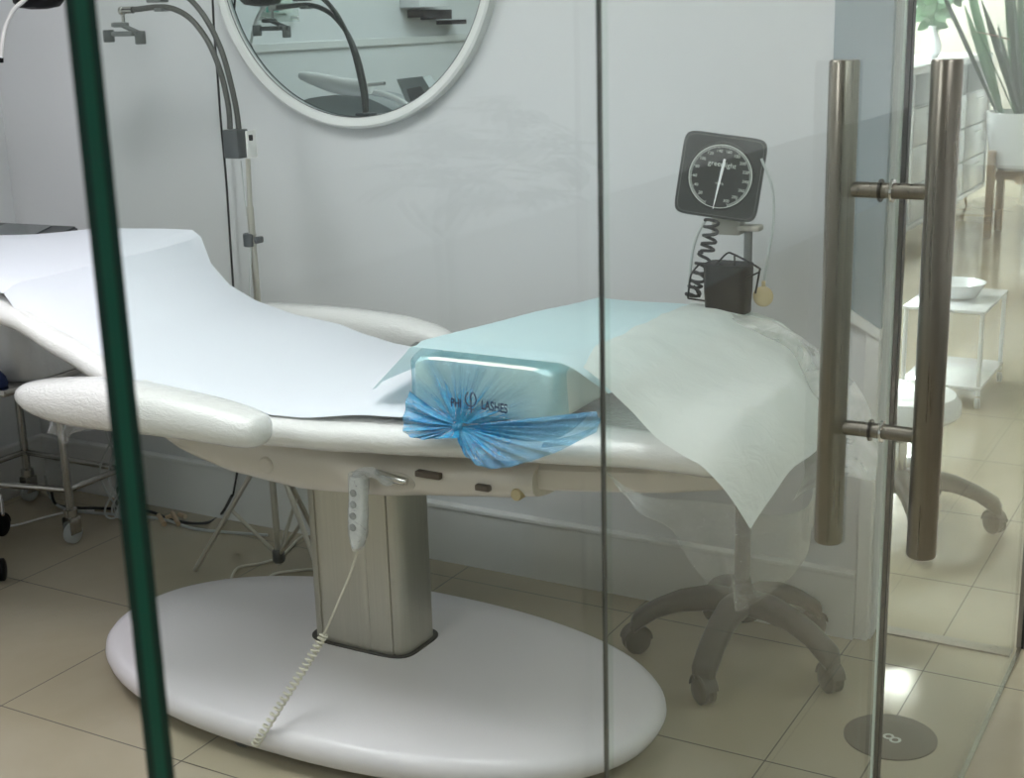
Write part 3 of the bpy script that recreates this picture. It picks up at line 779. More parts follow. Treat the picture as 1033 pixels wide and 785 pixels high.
def basket(b):
    x0, x1 = P(712,285,y=2.56).x, P(756,285,y=2.56).x; z1 = P(735,266,y=2.56).z; z0 = P(735,322,y=2.56).z
    rings = []
    for z, k in ((z0,.8),(z0+.01,.9),((z0+z1)/2,.97),(z1-.004,1),(z1,1)):
        rings.append([((x0+x1)/2+(x1-x0)/2*k*math.copysign(abs(math.cos(2*PI*q_/28))**.4,math.cos(2*PI*q_/28)), 2.565+.032*k*math.copysign(abs(math.sin(2*PI*q_/28))**.4,math.sin(2*PI*q_/28)), z) for q_ in range(28)])
    loft(b, rings)
T('basket', basket, 'black', bp)
def bwire(b):
    for pts in ([(694,301),(697,278),(706,266)], [(694,301),(720,305)], [(722,268),(733,256),(741,257),(765,270),(766,274),(762,296)], [(741,258),(741,268)], [(765,275),(745,285),(725,300)], [(706,300),(700,288)]):
        tube(b, spline([P(x,y_,y=2.545) for x,y_ in pts],4), .002, 6)
T('basket_wire', bwire, 'black', bp)

# ================================================================ MIRROR AND WALL
MXc, MZc, MR = -2.05, 1.535, .418
mir = thing('wall_mirror', 'large round white framed mirror on the wall above the bed', 'mirror', (MXc,YW+.01,MZc))
def mframe(b):
    prof = [(MR-.026,.0),(MR-.026,.020),(MR-.022,.026),(MR-.006,.030),(MR,.026),(MR,-.004)]
    n = 120; rings = [[(MXc+r*math.cos(2*PI*k/n), YW+.018-h, MZc+r*math.sin(2*PI*k/n)) for k in range(n)] for r,h in prof]
    loft(b, rings, cap=False)
T('mirror_frame', mframe, 'trim', mir)
T('frame_rim', lambda b: tube(b, [(MXc+(MR-.027)*math.cos(2*PI*k/120), YW-.001, MZc+(MR-.027)*math.sin(2*PI*k/120)) for k in range(121)], .0012, 6), 'dgrey', mir)
def mglass(b):
    n = 120; b.faces.new([b.verts.new((MXc+(MR-.02)*math.cos(2*PI*k/n), YW+.008, MZc+(MR-.02)*math.sin(2*PI*k/n))) for k in range(n)])
    for f in b.faces:
        if f.normal.y > 0: f.normal_flip()
T('mirror_glass', mglass, 'mirror', mir, smooth='keep')

# gooseneck stand
GY = 2.625
gs_ = thing('gooseneck_stand', 'silver tripod stand with two charcoal gooseneck arms and a phone clamp behind the bed', 'stand', tuple(P(283,585,y=2.6).xy)+(0,))
pb = P(283,585,y=2.6); pt = P(250,160,y=2.6)
T('pole', lambda b: (tube(b, [(pb.x,2.6,.03),(pt.x-.005,2.6,.95)], .0085, 14), tube(b, [(pt.x-.005,2.6,.93),(pt.x,2.6,pt.z)], .006, 12)), 'alu', gs_)
T('height_clamp', lambda b: (lathe(b, [(.014,-.016),(.016,-.014),(.016,.014),(.014,.016)], P(252,242,y=2.6), n=16), box(b, P(256,246,y=2.585), P(266,238,y=2.61), .003)), 'dgrey', gs_)
for (px,py,zz,yy) in ((197,575,0,2.43),(352,590,0,2.44),(262,560,0,2.80)):
    f0 = P(px,py,z=.008) if px==197 else Vector((pb.x+.235, 2.50, .008)) if px==352 else Vector((pb.x-.02,2.80,.008))
    top_ = Vector((pb.x, 2.6, .36)); lg = T('leg', lambda b: tube(b, [top_, f0], .0065, 10), 'alu', gs_)
    T('brace', lambda b: tube(b, [Vector((pb.x,2.6,.052)), top_.lerp(f0,.52)], .005, 8), 'alu', lg)
T('brace_collar', lambda b: lathe(b, [(.013,.035),(.016,.04),(.016,.065),(.013,.07)], (pb.x,2.6,0), n=16), 'dgrey', gs_)
lm = P(240,145,y=2.6)
T('control_box', lambda b: box(b, P(226,160,y=2.575), P(250,130,y=2.615), .003), 'dgrey', gs_)
def cbs(b):
    a_ = P(250,160,y=2.577); c_ = P(257.5,131,y=2.613); box(b, a_, c_, .002)
cb = T('box_side', cbs, 'white', gs_)
T('rocker_switch', lambda b: box(b, P(251,142,y=2.574), P(255,136,y=2.58), .0005), 'black', gs_)
A1 = [(232,130),(231,112),(227,90),(221,68),(212,46),(202,30),(190,17),(175,9),(160,7),(142,9),(132,10)]
A2 = [(241,130),(238,108),(233,85),(227,62),(221,45),(213,28),(203,12),(190,-2),(170,-14),(140,-24)]
for arr, yy in ((A1,2.585),(A2,2.605)):
    T('gooseneck_arm', lambda b: tube(b, spline([P(x,y_,y=yy) for x,y_ in arr],6), .0068, 12), 'gooseneck', gs_)
T('ball_joint', lambda b: (tube(b, [P(134,10,y=2.58),P(122,10.5,y=2.58)], .0085, 14), lathe(b, [(.001,-.0105),(.008,-.008),(.0105,0),(.008,.008),(.001,.0105)], P(123,11,y=2.58), n=16), tube(b, [P(124,13,y=2.58),P(124.5,22,y=2.58)], .004, 10)), 'steel2', gs_)
def clampb(b):
    def Q(x,y_,y=2.58): return P(x,y_,y=y)
    lathe(b, [(.012,-.006),(.018,-.004),(.018,.004),(.012,.006)], Q(121,25), n=20, sx=1.3)
    box(b, Q(112,37,2.57), Q(140,31,2.595), .003)
    box(b, Q(105.5,43,2.565), Q(114,30,2.60), .003); box(b, Q(137.5,45,2.565), Q(145.5,31,2.60), .003)
    tube(b, [Q(124,26),Q(142,34)], .006, 8)
T('phone_clamp', clampb, 'mgrey', gs_)
T('arm_bracket', lambda b: (box(b, P(147,3,y=2.57), P(170,-6,y=2.60), .003), box(b, P(155,12,y=2.57), P(171,8,y=2.6), .002)), 'mgrey', gs_)
tag(T('power_cable', lambda b: tube(b, spline([P(214,-10,y=2.82),P(216,30,y=2.83),P(219,70,y=2.84),P(223,125,y=2.845),P(228,180,y=2.845),P(232,240,y=2.845),P(236,300,y=2.845),P(240,360,y=2.845),P(242,430,y=2.845),P(240,470,y=2.845),P(235,500,y=2.845)],6), .003, 8), 'black'), 'thin black cable hanging down the wall beside the stand', 'cable')
tag(T('thin_cable', lambda b: tube(b, spline([P(243,162,y=2.6),P(247,200,y=2.6),P(253,250,y=2.59),P(252,300,y=2.58),P(258,360,y=2.58)],6), .0016, 6), 'hose'), 'thin pale wire running down from the control box', 'cable')

# ================================================================ LEFT SIDE: trolley and machine
cart = thing('steel_trolley', 'stainless steel trolley on casters at the head of the bed', 'trolley', (-3.05,2.6,0))
cx0, cx1, cy0, cy1 = -3.235, -2.845, 2.44, 2.73
for x, y in ((cx0,cy0),(cx1,cy0),(cx0,cy1),(cx1,cy1)):
    yy = y+(.09 if x==cx1 and y==cy0 else 0)
    lg = T('leg', lambda b: tube(b, [(x,yy,.10),(x,yy,.47)], .0115, 14), 'steel2', cart)
    def cst(b):
        lathe(b, [(.014,.075),(.019,.08),(.019,.10),(.012,.105)], (x,yy,0), n=18); box(b, (x-.016,yy-.020,.03),(x-.013,yy+.020,.078),.002); box(b, (x+.013,yy-.020,.03),(x+.016,yy+.020,.078),.002)
    T('caster_fork', cst, 'steel2', lg); T('caster_wheel', lambda b: wheels(b, (x,yy,.03), 0, .029, .010, .001), 'hose', lg)
fy = cy0+.045
T('rail', lambda b: (tube(b, [(cx0,cy0+.0,.155),(cx1,cy0+.09,.155)], .009, 10),), 'steel2', cart)
T('rail', lambda b: (tube(b, [(cx0,cy1,.155),(cx1,cy1,.155)], .009, 10),), 'steel2', cart)
T('rail', lambda b: (tube(b, [(cx0,cy0,.155),(cx0,cy1,.155)], .009, 10),), 'steel2', cart)
T('rail', lambda b: (tube(b, [(cx1,cy0+.09,.155),(cx1,cy1,.155)], .009, 10),), 'steel2', cart)
T('top_shelf', lambda b: box(b, (cx0-.03,cy0-.105,.47),(cx1+.03,cy1+.03,.488),.004), 'steel2', cart)
mac = thing('beauty_machine', 'grey covered beauty machine with a dark sloping console on the steel trolley', 'beauty machine', (-3.05,2.59,.489))
T('body', lambda b: loft(b, [[(-2.98+.16*k*math.copysign(abs(math.cos(2*PI*q_/32))**.5,math.cos(2*PI*q_/32)), 2.52+.12*k*math.copysign(abs(math.sin(2*PI*q_/32))**.5,math.sin(2*PI*q_/32)), z) for q_ in range(32)] for z,k in ((.489,1),(.50,1.04),(.62,1.0),(.72,.95),(.80,.85),(.82,.8))]), 'wrapgrey', mac)
def consl(b):
    x0,x1,y0,y1 = -3.22,-2.88,2.56,2.72
    pts = [[(x0,y0,.80),(x1,y0,.80),(x1,y1,.81),(x0,y1,.81)],[(x0,y0,.822),(x1,y0,.826),(x1-.02,y1,.852),(x0+.0,y1,.848)]]
    loft(b, pts); bmesh.ops.bevel(b, geom=b.edges[:], offset=.006, segments=2, affect='EDGES')
con = T('console', consl, 'dgrey', mac)
T('console_screen', lambda b: loft(b, [[(-3.18,2.575,.8255+d),(-2.96,2.575,.8285+d),(-2.98,2.70,.849+d),(-3.16,2.70,.8465+d)] for d in (0,.002)]), 'screen', mac, smooth=False)
nv = thing('navy_cloth', 'small dark blue folded cloth on the edge of the steel trolley', 'cloth', (-2.86,2.365,.489))
T('cloth_fold', lambda b: loft(b, [[(-2.875+.035*k*math.copysign(abs(math.cos(2*PI*q_/24))**.8,math.cos(2*PI*q_/24)), 2.362+.02*k*math.sin(2*PI*q_/24), z) for q_ in range(24)] for z,k in ((.489,1),(.50,1.1),(.515,.95),(.53,.5))]), 'blueobj', nv)
# plastic scrap hanging under near armrest
def scrap(b):
    a_ = spline([P(x,y_,y=1.85) for x,y_ in ((48,424),(60,428),(75,430),(95,432))],5); c_ = spline([P(x,y_,y=1.85) for x,y_ in ((50,436),(66,448),(72,438),(94,434))],5)
    V = [[b.verts.new(p.lerp(q_,j/5)+Vector((0,.006*math.sin(i*1.3+j),0))) for j in range(6)] for i,(p,q_) in enumerate(zip(a_,c_))]
    for i in range(len(V)-1):
        for j in range(5): b.faces.new((V[i][j],V[i+1][j],V[i+1][j+1],V[i][j+1]))
tag(T('plastic_scrap', scrap, 'wad'), 'torn end of clear plastic wrap hanging under the near armrest', 'plastic wrap')
# stool casters at far left edge
st = thing('stool_casters', 'black stool casters at the left edge', 'stool', tuple(P(-12,580,z=0).xy)+(0,))
sx_, sy_ = st.location.x, st.location.y
T('caster', lambda b: (wheels(b, P(-2,575,z=.03), .7, .030, .016, .003), ), 'black', st)
T('caster', lambda b: (wheels(b, P(-1,530,z=.045), .2, .030, .016, .003), hood(b, P(-1,530,z=.045), .2, .034)), 'black', st)
T('stem', lambda b: tube(b, spline([P(3,520,z=.08),P(0,500,z=.12),P(-14,490,z=.16)],6), .004, 8), 'chrome', st)
# hair dryer like black machine hood with white hose at top left
hd = thing('lamp_hood', 'black hood with a white curved hose hanging at the top left', 'machine', tuple(P(40,5,y=2.5)))
def hood_(b):
    c_ = P(38,-6,y=2.45); lathe(b, [(.02,-.035),(.05,-.03),(.062,-.018),(.064,0),(.05,.03),(.02,.05)], c_, n=32, sx=1.1, sy=.8)
T('hood_shell', hood_, 'black', hd)
T('white_hose', lambda b: tube(b, spline([P(40,-30,y=2.40),P(28,-4,y=2.40),P(14,10,y=2.40),P(5,30,y=2.40),P(1,60,y=2.40)],8), .0052, 10), 'white', hd)
T('hose_tip', lambda b: tube(b, [P(1,58,y=2.40),P(1,63,y=2.40)], .006, 10), 'black', hd)
T('hood_arm', lambda b: tube(b, spline([P(38,-20,y=2.45),P(30,-90,y=2.5),Vector((-3.20,2.60,1.75)),Vector((-3.22,2.65,1.2)),Vector((-3.22,2.70,.49))],8), .009, 10), 'mgrey', hd)
# cables on floor
def cab(name, pts, r, mat, label):
    tag(T(name, lambda b: tube(b, spline([P(x,y_,z=r+.001) if len(q_)==0 else P(x,y_,z=q_[0]) for x,y_,*q_ in pts],8), r, 8), mat), label, 'cable')
cab('floor_cable', [(0,532),(20,529),(45,522),(72,516),(95,515)], .003, 'white', 'thin white cable lying across the floor under the trolley')
cab('floor_cable', [(52,495,.04),(56,508),(72,512),(110,513),(150,516),(175,525),(205,528),(222,520),(234,500,.12)], .0042, 'black', 'black cable on the floor along the skirting behind the bed')
cab('floor_cable', [(232,588),(240,573),(265,568),(285,560),(300,545),(315,535)], .0035, 'cord', 'cream cable looping round the foot of the silver stand')
cab('floor_cable', [(262,592),(275,580),(295,576),(320,574)], .0035, 'cord', 'short cream cable end between the stand and the bed column')
cab('floor_cable', [(45,480,.10),(50,500),(62,512),(90,517),(130,520),(165,524),(200,534),(270,540)], .004, 'hose', 'grey cable against the skirting left of the bed column')
for i,(dx,r,lb) in enumerate(((0,.05,'coil of thin grey cable hanging beside the trolley, left strand'),(.03,.06,'coil of thin grey cable hanging beside the trolley, right strand'))):
    c_ = P(112+i*9,478,y=2.72); tag(T('hanging_cable', lambda b: tube(b, [c_+Vector((r*.45*math.sin(1.5*a_), .02*math.sin(a_*.7), .13*math.cos(a_*.5+i))) for a_ in [k*.35 for k in range(60)]], .0028, 6), 'hose'), lb, 'cable')
tag(T('plug_clutter', lambda b: [tube(b, [P(160+i*7,520+3*math.sin(i*2),z=.01), P(166+i*7,525+4*math.cos(i*3),z=.012)], .007, 8) for i in range(4)], 'wood'), 'small brown plugs on the floor by the skirting', 'plug')

# floor sticker
q = P(898,744,z=0)
fs = thing('floor_disc', 'round dark grey disc set in the floor in front of the wall end', 'floor disc', (q.x,q.y,0))
T('disc_plate', lambda b: lathe(b, [(.0885,0.0002),(.0885,.003),(.086,.0045),(.02,.005)], (q.x,q.y,0), n=56), 'disc', fs)
me = textmesh('B', '8', .055, 'ink', Matrix.Translation((q.x+.008,q.y-.012,.0052)) @ Matrix.Rotation(math.radians(62),4,'Z'), None, .0003)
addme('disc_mark', [me], 'ink', fs)

# ================================================================ MIRROR CONTENT : left wall certificate, device, shelf
def PM(px, py, X=None, Yr=None):
    "point seen in the wall mirror"
    ym = YW+.008
    v = P(px,py,x=X) if X is not None else P(px,py,y=2*ym-Yr)
    return Vector((v.x, 2*ym-v.y, v.z))
ca, cb_ = PM(262,-40,X=XL+.02), PM(297,16,X=XL+.02)
ce_ = thing('certificate', 'framed certificate on acrylic standoffs seen in the mirror', 'certificate', ((ca.x),(ca.y+cb_.y)/2,cb_.z))
yA, yB_ = sorted((ca.y,cb_.y)); zA, zB = cb_.z, cb_.z+.30
T('sheet', lambda b: box(b, (XL+.018,yA+.012,zA+.012),(XL+.021,yB_-.012,zB)), 'cert', ce_, smooth=False)
T('acrylic_plate', lambda b: box(b, (XL+.022,yA-.02,zA-.02),(XL+.026,yB_+.02,zB+.02)), 'glass', ce_, smooth=False)
T('green_corner', lambda b: loft(b, [[(XL+.0215+d,yB_-.014,zA+.014),(XL+.0215+d,yB_-.09,zA+.014),(XL+.0215+d,yB_-.014,zA+.08)] for d in (0,.0004)]), 'certg', ce_, smooth=False)
T('text_lines', lambda b: [box(b, (XL+.021,yA+.03,zA+.04+i*.022),(XL+.0217,yA+.10-.01*(i%2),zA+.045+i*.022)) for i in range(8)], 'mgrey', ce_, smooth=False)
for y in (yA-.008,yB_+.008):
    T('standoff', lambda b: lathe(b, [(.007,0),(.007,.03),(.005,.032)], (XL,y,zA-.006), 'x', 14), 'chrome', ce_)
# device in the mirror
dv = thing('laser_device', 'silver beauty device with a tilted screen and white handpiece seen in the mirror', 'beauty device', (-2.95,1.75,0))
dY = 1.75
def D(px,py,y=dY): return PM(px,py,Yr=y)
def dvb(b):
    o = [D(x,y_) for x,y_ in ((312,112),(322,100),(345,95),(375,94),(395,100),(418,112),(440,124),(446,150),(440,200),(330,200),(316,150))]
    o = spline(o+[o[0]],5)[:-1]
    loft(b, [[p+Vector((0,d,0)) for p in o] for d in (-.10,.10)])
    bmesh.ops.bevel(b, geom=[e for e in b.edges if abs(e.verts[0].co.y-e.verts[1].co.y)<1e-6], offset=.006, segments=2, affect='EDGES')
T('device_body', dvb, 'silverpaint', dv)
T('device_base', lambda b: loft(b, [[(D(380,200).x+sx*w, 1.75+sy*w*.6, z) for sx,sy in ((-1,-1),(1,-1),(1,1),(-1,1))] for z,w in ((.0,.22),(.08,.22),(.10,.15),(D(380,200).z+.01,.14))]), 'silverpaint', dv)
T('handpiece_bridge', lambda b: tube(b, spline([D(368,92,1.9),D(390,96,1.9),D(410,106,1.9),D(425,118,1.9)],6), .010, 10), 'white', dv)
def pan(b):
    o = [D(x,y_,1.84) for x,y_ in ((400,80),(426,77),(446,108),(416,118))]; loft(b, [[p+Vector((0,d,0)) for p in o] for d in (0,-.05)])
T('screen_panel', pan, 'silverpaint', dv, smooth=False)
def pan2(b):
    o = [D(x,y_,1.845) for x,y_ in ((410,90),(424,87),(434,103),(416,108))]; loft(b, [[p+Vector((0,d,0)) for p in o] for d in (0,-.004)])
T('screen', pan2, 'screen', dv, smooth=False)
def hp_(b):
    pts = spline([D(303,76,1.93),D(318,80,1.93),D(340,86,1.93),D(365,89,1.93),D(372,88,1.93)],5); n = len(pts)
    tube(b, pts, [.012+.016*math.sin(min(1,i/(n-1)*1.15)*PI*.75) for i in range(n)], 14)
T('handpiece', hp_, 'white', dv)
T('handpiece_tip', lambda b: tube(b, [D(370,86,1.93),D(388,84,1.93)], .006, 10), 'chrome', dv)
# shelf with boxes in mirror
sf = thing('sample_rack', 'white box over tilted black sample trays on the left wall seen in the mirror', 'rack', tuple(PM(420,0,X=XL+.1)))
def SB(x,y_,X): return PM(x,y_,X=X)
T('white_box', lambda b: box(b, Vector(SB(403,8,XL+.0)), Vector(SB(432,-40,XL+.0))+Vector((.10,0,0)), .003), 'gloss', sf)
for (xa,ya,xb,yb) in ((411,18,426,10),(424,20,440,10),(440,25,455,20)):
    T('tray', lambda b: box(b, Vector(SB(xa,ya,XL)), Vector(SB(xb,yb,XL))+Vector((.08,0,0)), .002), 'black', sf)

# ================================================================ RECEPTION BEYOND
cabn = thing('drawer_cabinet', 'long white drawer cabinet on thin gold legs in the room beyond', 'cabinet', (-2.1,9.9,0))
cxf = -1.93; cyn, cyf = 7.4, 10.3; cz0, cz1 = .13, 1.0
T('carcass', lambda b: (box(b, (cxf-.45,cyn,cz0),(cxf-.02,cyf,cz1)), box(b, (cxf-.47,cyn-.02,cz1),(cxf,cyf+.02,cz1+.03),.005), box(b, (cxf-.02,cyf-.03,cz0),(cxf,cyf,cz1)), box(b, (cxf-.47,cyn-.02,cz0-.03),(cxf,cyf+.02,cz0),.005)), 'gloss', cabn)
for i in range(4):
    y0 = cyn+.03+i*.71; y1 = y0+.68
    T('glass_front', lambda b: box(b, (cxf-.018,y0,cz1-.20),(cxf-.008,y1,cz1-.02),.002), 'silverpaint', cabn)
    for j in range(3):
        z0 = cz0+.01+j*.22; d_ = T('drawer', lambda b: box(b, (cxf-.02,y0,z0),(cxf-.003,y1,z0+.21),.004), 'gloss', cabn)
        T('handle', lambda b: tube(b, [(cxf+.012,y0+.25,z0+.17),(cxf+.012,y0+.43,z0+.17)], .006, 8), 'chrome', d_)
for y in (cyn+.3, (cyn+cyf)/2, cyf-.25):
    T('hairpin_leg', lambda b: (tube(b, [(cxf-.1,y-.05,cz0-.03),(cxf-.07,y,0),(cxf-.1,y+.05,cz0-.03)], .006, 6),), 'gold', cabn)
# vase with eucalyptus on the cabinet
vq = Vector((-2.17,9.5,cz1+.03))
vs_ = thing('vase', 'white vase with a leafy green branch on the drawer cabinet', 'vase', tuple(vq))
T('vase_body', lambda b: lathe(b, [(.04,0),(.055,.02),(.06,.08),(.035,.15),(.022,.18),(.027,.20)], vq, n=28), 'gloss', vs_)
def leaf(b, base, d, L, w, up=Vector((0,0,1)), n=5, droop=.2):
    d = Vector(d).normalized(); s = d.cross(up).normalized() if abs(d.dot(up))<.98 else Vector((1,0,0)); prev = None
    for i in range(n+1):
        t_ = i/n; c_ = Vector(base)+d*L*t_-up*droop*L*t_*t_; ww = w*math.sin(PI*min(.98,.08+t_*.9))**.8
        nn = s.cross(d).normalized()*ww*.25
        a_ = b.verts.new(c_-s*ww); m_ = b.verts.new(c_-nn); e_ = b.verts.new(c_+s*ww)
        if prev: b.faces.new((prev[0],prev[1],m_,a_)); b.faces.new((prev[1],prev[2],e_,m_))
        prev = (a_,m_,e_)
def eucal(b):
    for k in range(5):
        an = k*1.3; path = spline([vq+Vector((0,0,.18)), vq+Vector((.06*math.cos(an),.06*math.sin(an),.32)), vq+Vector((.17*math.cos(an),.17*math.sin(an),.46+.04*k))],6); tube(b, path, .006, 6)
        for i in range(3,len(path),1):
            for s in (-1,1):
                leaf(b, path[i], (math.cos(an+s*1.4+i),.3*math.sin(an+i),.5*math.sin(i*2.1+s)), .10, .030, up=Vector((.2,-1,.3)), droop=.1)
T('branch', eucal, 'leafl', vs_)
# strelitzia like plant in white planter on wooden stand
pl = thing('potted_plant', 'tall sword leaved plant in a white planter on a wooden stand in the room beyond', 'potted plant', (-1.42,8.8,0))
pq = Vector((-1.42,8.8,0))
T('planter', lambda b: lathe(b, [(.16,.40),(.20,.42),(.235,.62),(.24,.74),(.225,.74),(.215,.66)], pq, n=40), 'gloss', pl)
T('soil', lambda b: lathe(b, [(.215,.66),(.20,.675),(.01,.68)], pq, n=30), 'soil', pl)
def pstand(b):
    for k in range(4):
        a_ = PI/4+k*PI/2; d = Vector((math.cos(a_),math.sin(a_),0)); c_ = pq+d*.235; box(b, c_+Vector((-.022,-.022,0)), c_+Vector((.022,.022,.52)), .004)
    box(b, pq+Vector((-.2,-.02,.33)), pq+Vector((.2,.02,.38))); box(b, pq+Vector((-.02,-.2,.33)), pq+Vector((.02,.2,.38)))
T('wooden_stand', pstand, 'wood', pl)
for k in range(34):
    a_ = k*2.4; r = .03+.15*random.random(); tilt = .08+.5*random.random(); L = .6+.8*random.random()
    bs_ = pq+Vector((r*math.cos(a_), r*math.sin(a_), .67))
    T('leaf', lambda b: leaf(b, bs_, (math.cos(a_)*tilt,math.sin(a_)*tilt,1), L, .018+.012*random.random(), up=Vector((math.cos(a_+.5)*.3,math.sin(a_+.5)*.3,.95)), n=7, droop=.06), ('leafd','leafl','leafl','leafd')[k%4], pl)
for k in range(5):
    a_ = k*1.9; bs_ = pq+Vector((.1*math.cos(a_), .1*math.sin(a_), .9+.12*k))
    T('flower_bract', lambda b: leaf(b, bs_, (math.cos(a_),math.sin(a_),.35), .30, .025, droop=.1), 'leafr', pl)
# arched grey panel on the far wall
def arch(b):
    x0,x1,zb,zt = -3.05,-2.05,0,2.05; pts = [(x0,zb),(x1,zb)]; 
    for k in range(17):
        a_ = PI*k/16; pts.append(((x0+x1)/2+(x1-x0)/2*math.cos(a_), 1.45+.55*math.sin(a_)))
    loft(b, [[(x,12.54,z) for x,z in pts],[(x,12.595,z) for x,z in pts]])
tag(T('arched_panel', arch, 'beige', smooth=False), 'pale grey arched panel on the far wall of the room beyond', 'wall panel')
# white pedestal trolley
tq = Vector((-1.02,5.05,0))
rt = thing('white_trolley', 'low white wire frame trolley with a bowl in the room beyond', 'trolley', tuple(tq))
def rtf(b):
    for dx in (-.13,.13):
        for dy in (-.2,.2): tube(b, [tq+Vector((dx,dy,.05)), tq+Vector((dx,dy,.34))], .008, 8)
    for z in (.07,.34):
        box(b, tq+Vector((-.14,-.21,z)), tq+Vector((.14,.21,z+.012)), .003)
T('trolley_frame', rtf, 'gloss', rt)
for dx in (-.13,.13):
    for dy in (-.2,.2): T('caster', lambda b: wheels(b, tq+Vector((dx,dy,.022)), .3, .02, .008, .001), 'hose', rt)
bw = thing('bowl', 'white bowl on the low wire trolley', 'bowl', tuple(tq+Vector((0,0,.353))))
T('bowl_body', lambda b: lathe(b, [(.04,.353),(.07,.36),(.10,.41),(.094,.41),(.066,.37),(.005,.362)], tq, n=28), 'gloss', bw)
# white column/pedestal left of the handle
cq = Vector((P(911,420,z=0).x-.04,P(911,420,z=0).y+.15,0))
pd = thing('pedestal', 'slim white pedestal stool base beyond the wall end', 'stool', tuple(cq))
# five star stool
sq = Vector((-.86,3.62,0))
bpd = thing('office_stool', 'stool with a white seat and grey five wheeled base behind the door handle', 'stool', tuple(sq))
LS = 1.0; GXs, GYs = GXc, GYc; GXc, GYc = sq.x, sq.y
T('hub', lambda b: lathe(b, [(.012,.095),(.036,.10),(.040,.125),(.028,.16)], sq, n=24), 'olive', bpd)
for dg in (-62,10,82,154,226):
    an = math.radians(dg); lg = T('leg', lambda b: starleg(b, an), 'olive', bpd); c_ = (GXc+math.cos(an)*.255, GYc+math.sin(an)*.255, .031)
    T('caster', lambda b: (wheels(b, c_, an+.8), hood(b, c_, an+.8)), 'olive', lg)
GXc, GYc = GXs, GYs
T('gas_lift', lambda b: lathe(b, [(.022,.15),(.022,.24),(.014,.242),(.014,.31)], sq, n=18), 'chrome', bpd)
T('seat', lambda b: lathe(b, [(.05,.305),(.14,.31),(.155,.325),(.155,.355),(.14,.375),(.02,.38)], sq, n=40), 'gloss', bpd)
bpy.data.objects.remove(pd)

# ================================================================ CORRIDOR SIDE (seen only as reflections)
cp = thing('corridor_plant', 'leafy potted plant in the corridor reflected faintly in the glass', 'potted plant', (.86,2.4,0))
def mirG(px, py, xv):
    v = P(px,py,x=xv); return Vector((2*GX-v.x, v.y, v.z))
cpq = mirG(450,300,-1.75); cpq.z = 0
cp.location = cpq
T('pot', lambda b: lathe(b, [(.14,0),(.18,.02),(.20,.40),(.19,.40),(.17,.35),(.01,.34)], cpq, n=32), 'mgrey', cp)
trk = [mirG(x,y_,-1.75) for x,y_ in ((452,290),(448,240),(450,205),(455,180))]
T('trunk', lambda b: (tube(b, [cpq+Vector((0,0,.34))]+trk, .014, 8), tube(b, [trk[1]]+[mirG(x,y_,-1.75) for x,y_ in ((425,225),(410,205))], .008, 6), tube(b, [trk[1]]+[mirG(x,y_,-1.75) for x,y_ in ((466,215),(480,190))], .008, 6)), 'leafd', cp)
def crown(b):
    for k in range(120):
        a_ = random.uniform(0, 2*PI); rr = math.sqrt(random.random())
        x = 492+95*rr*math.cos(a_); y_ = 150+55*rr*math.sin(a_) + .0011*(x-480)**2*3*.3
        if x > 500: y_ += (x-500)*.15
        c_ = mirG(x, y_, -1.75+random.uniform(-.15,.15)); an = random.uniform(0,2*PI)
        leaf(b, c_, (math.cos(an),math.sin(an),random.uniform(-.3,.3)), random.uniform(.08,.13), .028, droop=.25)
T('foliage', crown, 'leafd', cp)

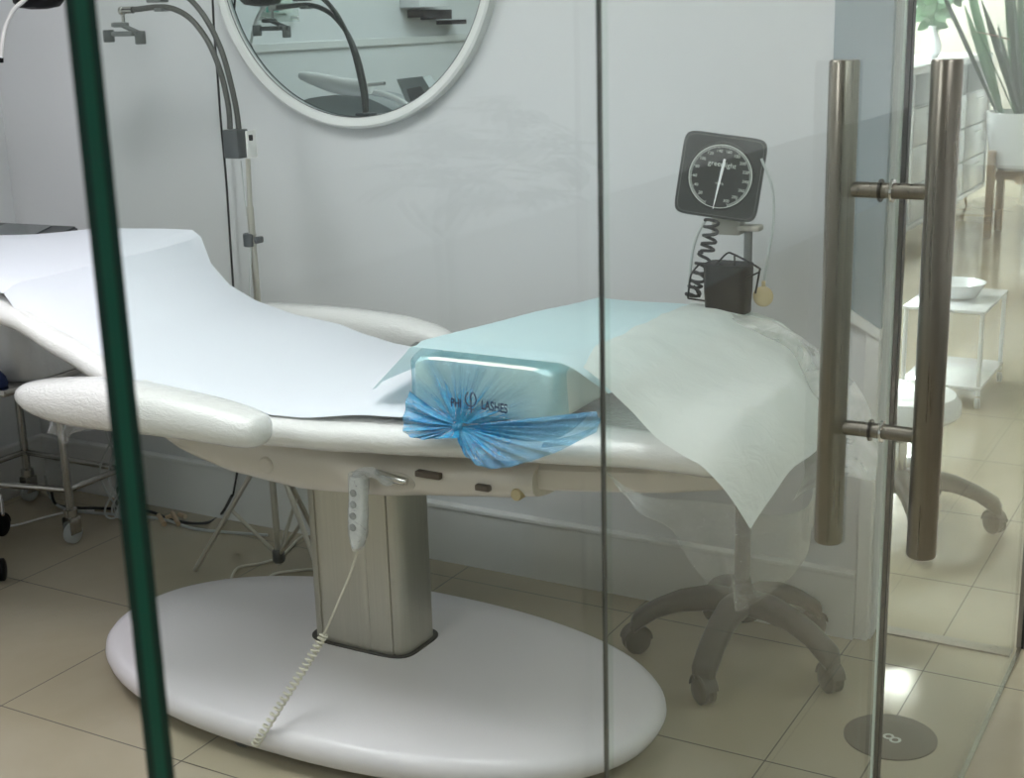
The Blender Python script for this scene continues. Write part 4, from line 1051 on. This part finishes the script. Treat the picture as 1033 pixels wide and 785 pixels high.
# ================================================================ LIGHTS
M['lamp'] = emis('lamp_diffuser', (252,252,255), 16)
M['lampc'] = emis('cool_lamp_diffuser', (246,250,250), 6)
M['lampr'] = emis('reception_lamp_diffuser', (250,252,255), 46)
M['lampspot'] = emis('spot_lamp', (255,252,246), 62)
def panel(x, y, w, h, mat, label):
    t_ = thing('ceiling_light', label, 'ceiling light', (x,y,ZC))
    T('frame', lambda b: (box(b, (x-w-.02,y-h-.02,ZC-.02),(x+w+.02,y-h,ZC)), box(b, (x-w-.02,y+h,ZC-.02),(x+w+.02,y+h+.02,ZC)), box(b, (x-w-.02,y-h,ZC-.02),(x-w,y+h,ZC)), box(b, (x+w,y-h,ZC-.02),(x+w+.02,y+h,ZC))), 'trim', t_, smooth=False)
    T('diffuser', lambda b: box(b, (x-w,y-h,ZC-.012),(x+w,y+h,ZC-.001)), mat, t_, smooth=False)
panel(-2.35, 1.2, .3, .3, 'lamp', 'square ceiling light over the head of the bed')
panel(-1.2, 1.5, .3, .3, 'lamp', 'square ceiling light over the foot of the bed')
panel(-1.8, -.6, .3, .3, 'lamp', 'square ceiling light near the front wall')
panel(.7, .4, .3, .6, 'lampc', 'long ceiling light over the corridor')
panel(.9, 3.6, .3, .6, 'lampc', 'long ceiling light over the corridor by the plant')
for y in (4.9, 9.2, 11.6):
    panel(-2.95, y, .3, .7, 'lampr', 'wide ceiling light in the room beyond, %s' % {4.9:'nearest of three',9.2:'middle of three',11.6:'farthest of three'}[y])
fp = P(905,687,z=0); mp = Vector((fp.x,fp.y,0))*(1+(ZC-.03)/CAMH)
sl = thing('spot_light', 'round bright ceiling spot light in the room beyond', 'ceiling light', (mp.x,mp.y,ZC))
T('spot_rim', lambda b: loft(b, [[(mp.x+r*math.cos(2*PI*k/28), mp.y+r*math.sin(2*PI*k/28), z) for k in range(28)] for r,z in ((.092,ZC-.012),(.092,ZC-.03),(.14,ZC-.03),(.14,ZC))], cap=False), 'trim', sl)
T('spot_disc', lambda b: lathe(b, [(.09,ZC-.025),(.09,ZC-.018),(.01,ZC-.018)], (mp.x,mp.y,0), n=28), 'lampspot', sl)
w = bpy.data.worlds.new('world'); C.world = w; w.use_nodes = True
w.node_tree.nodes['Background'].inputs[0].default_value = (.8,.85,.9,1); w.node_tree.nodes['Background'].inputs[1].default_value = .3
C.view_settings.view_transform = 'Standard'; C.view_settings.look = 'None'; C.view_settings.gamma = 1
C.view_settings.exposure = 0.29; C.view_settings.use_curve_mapping = False
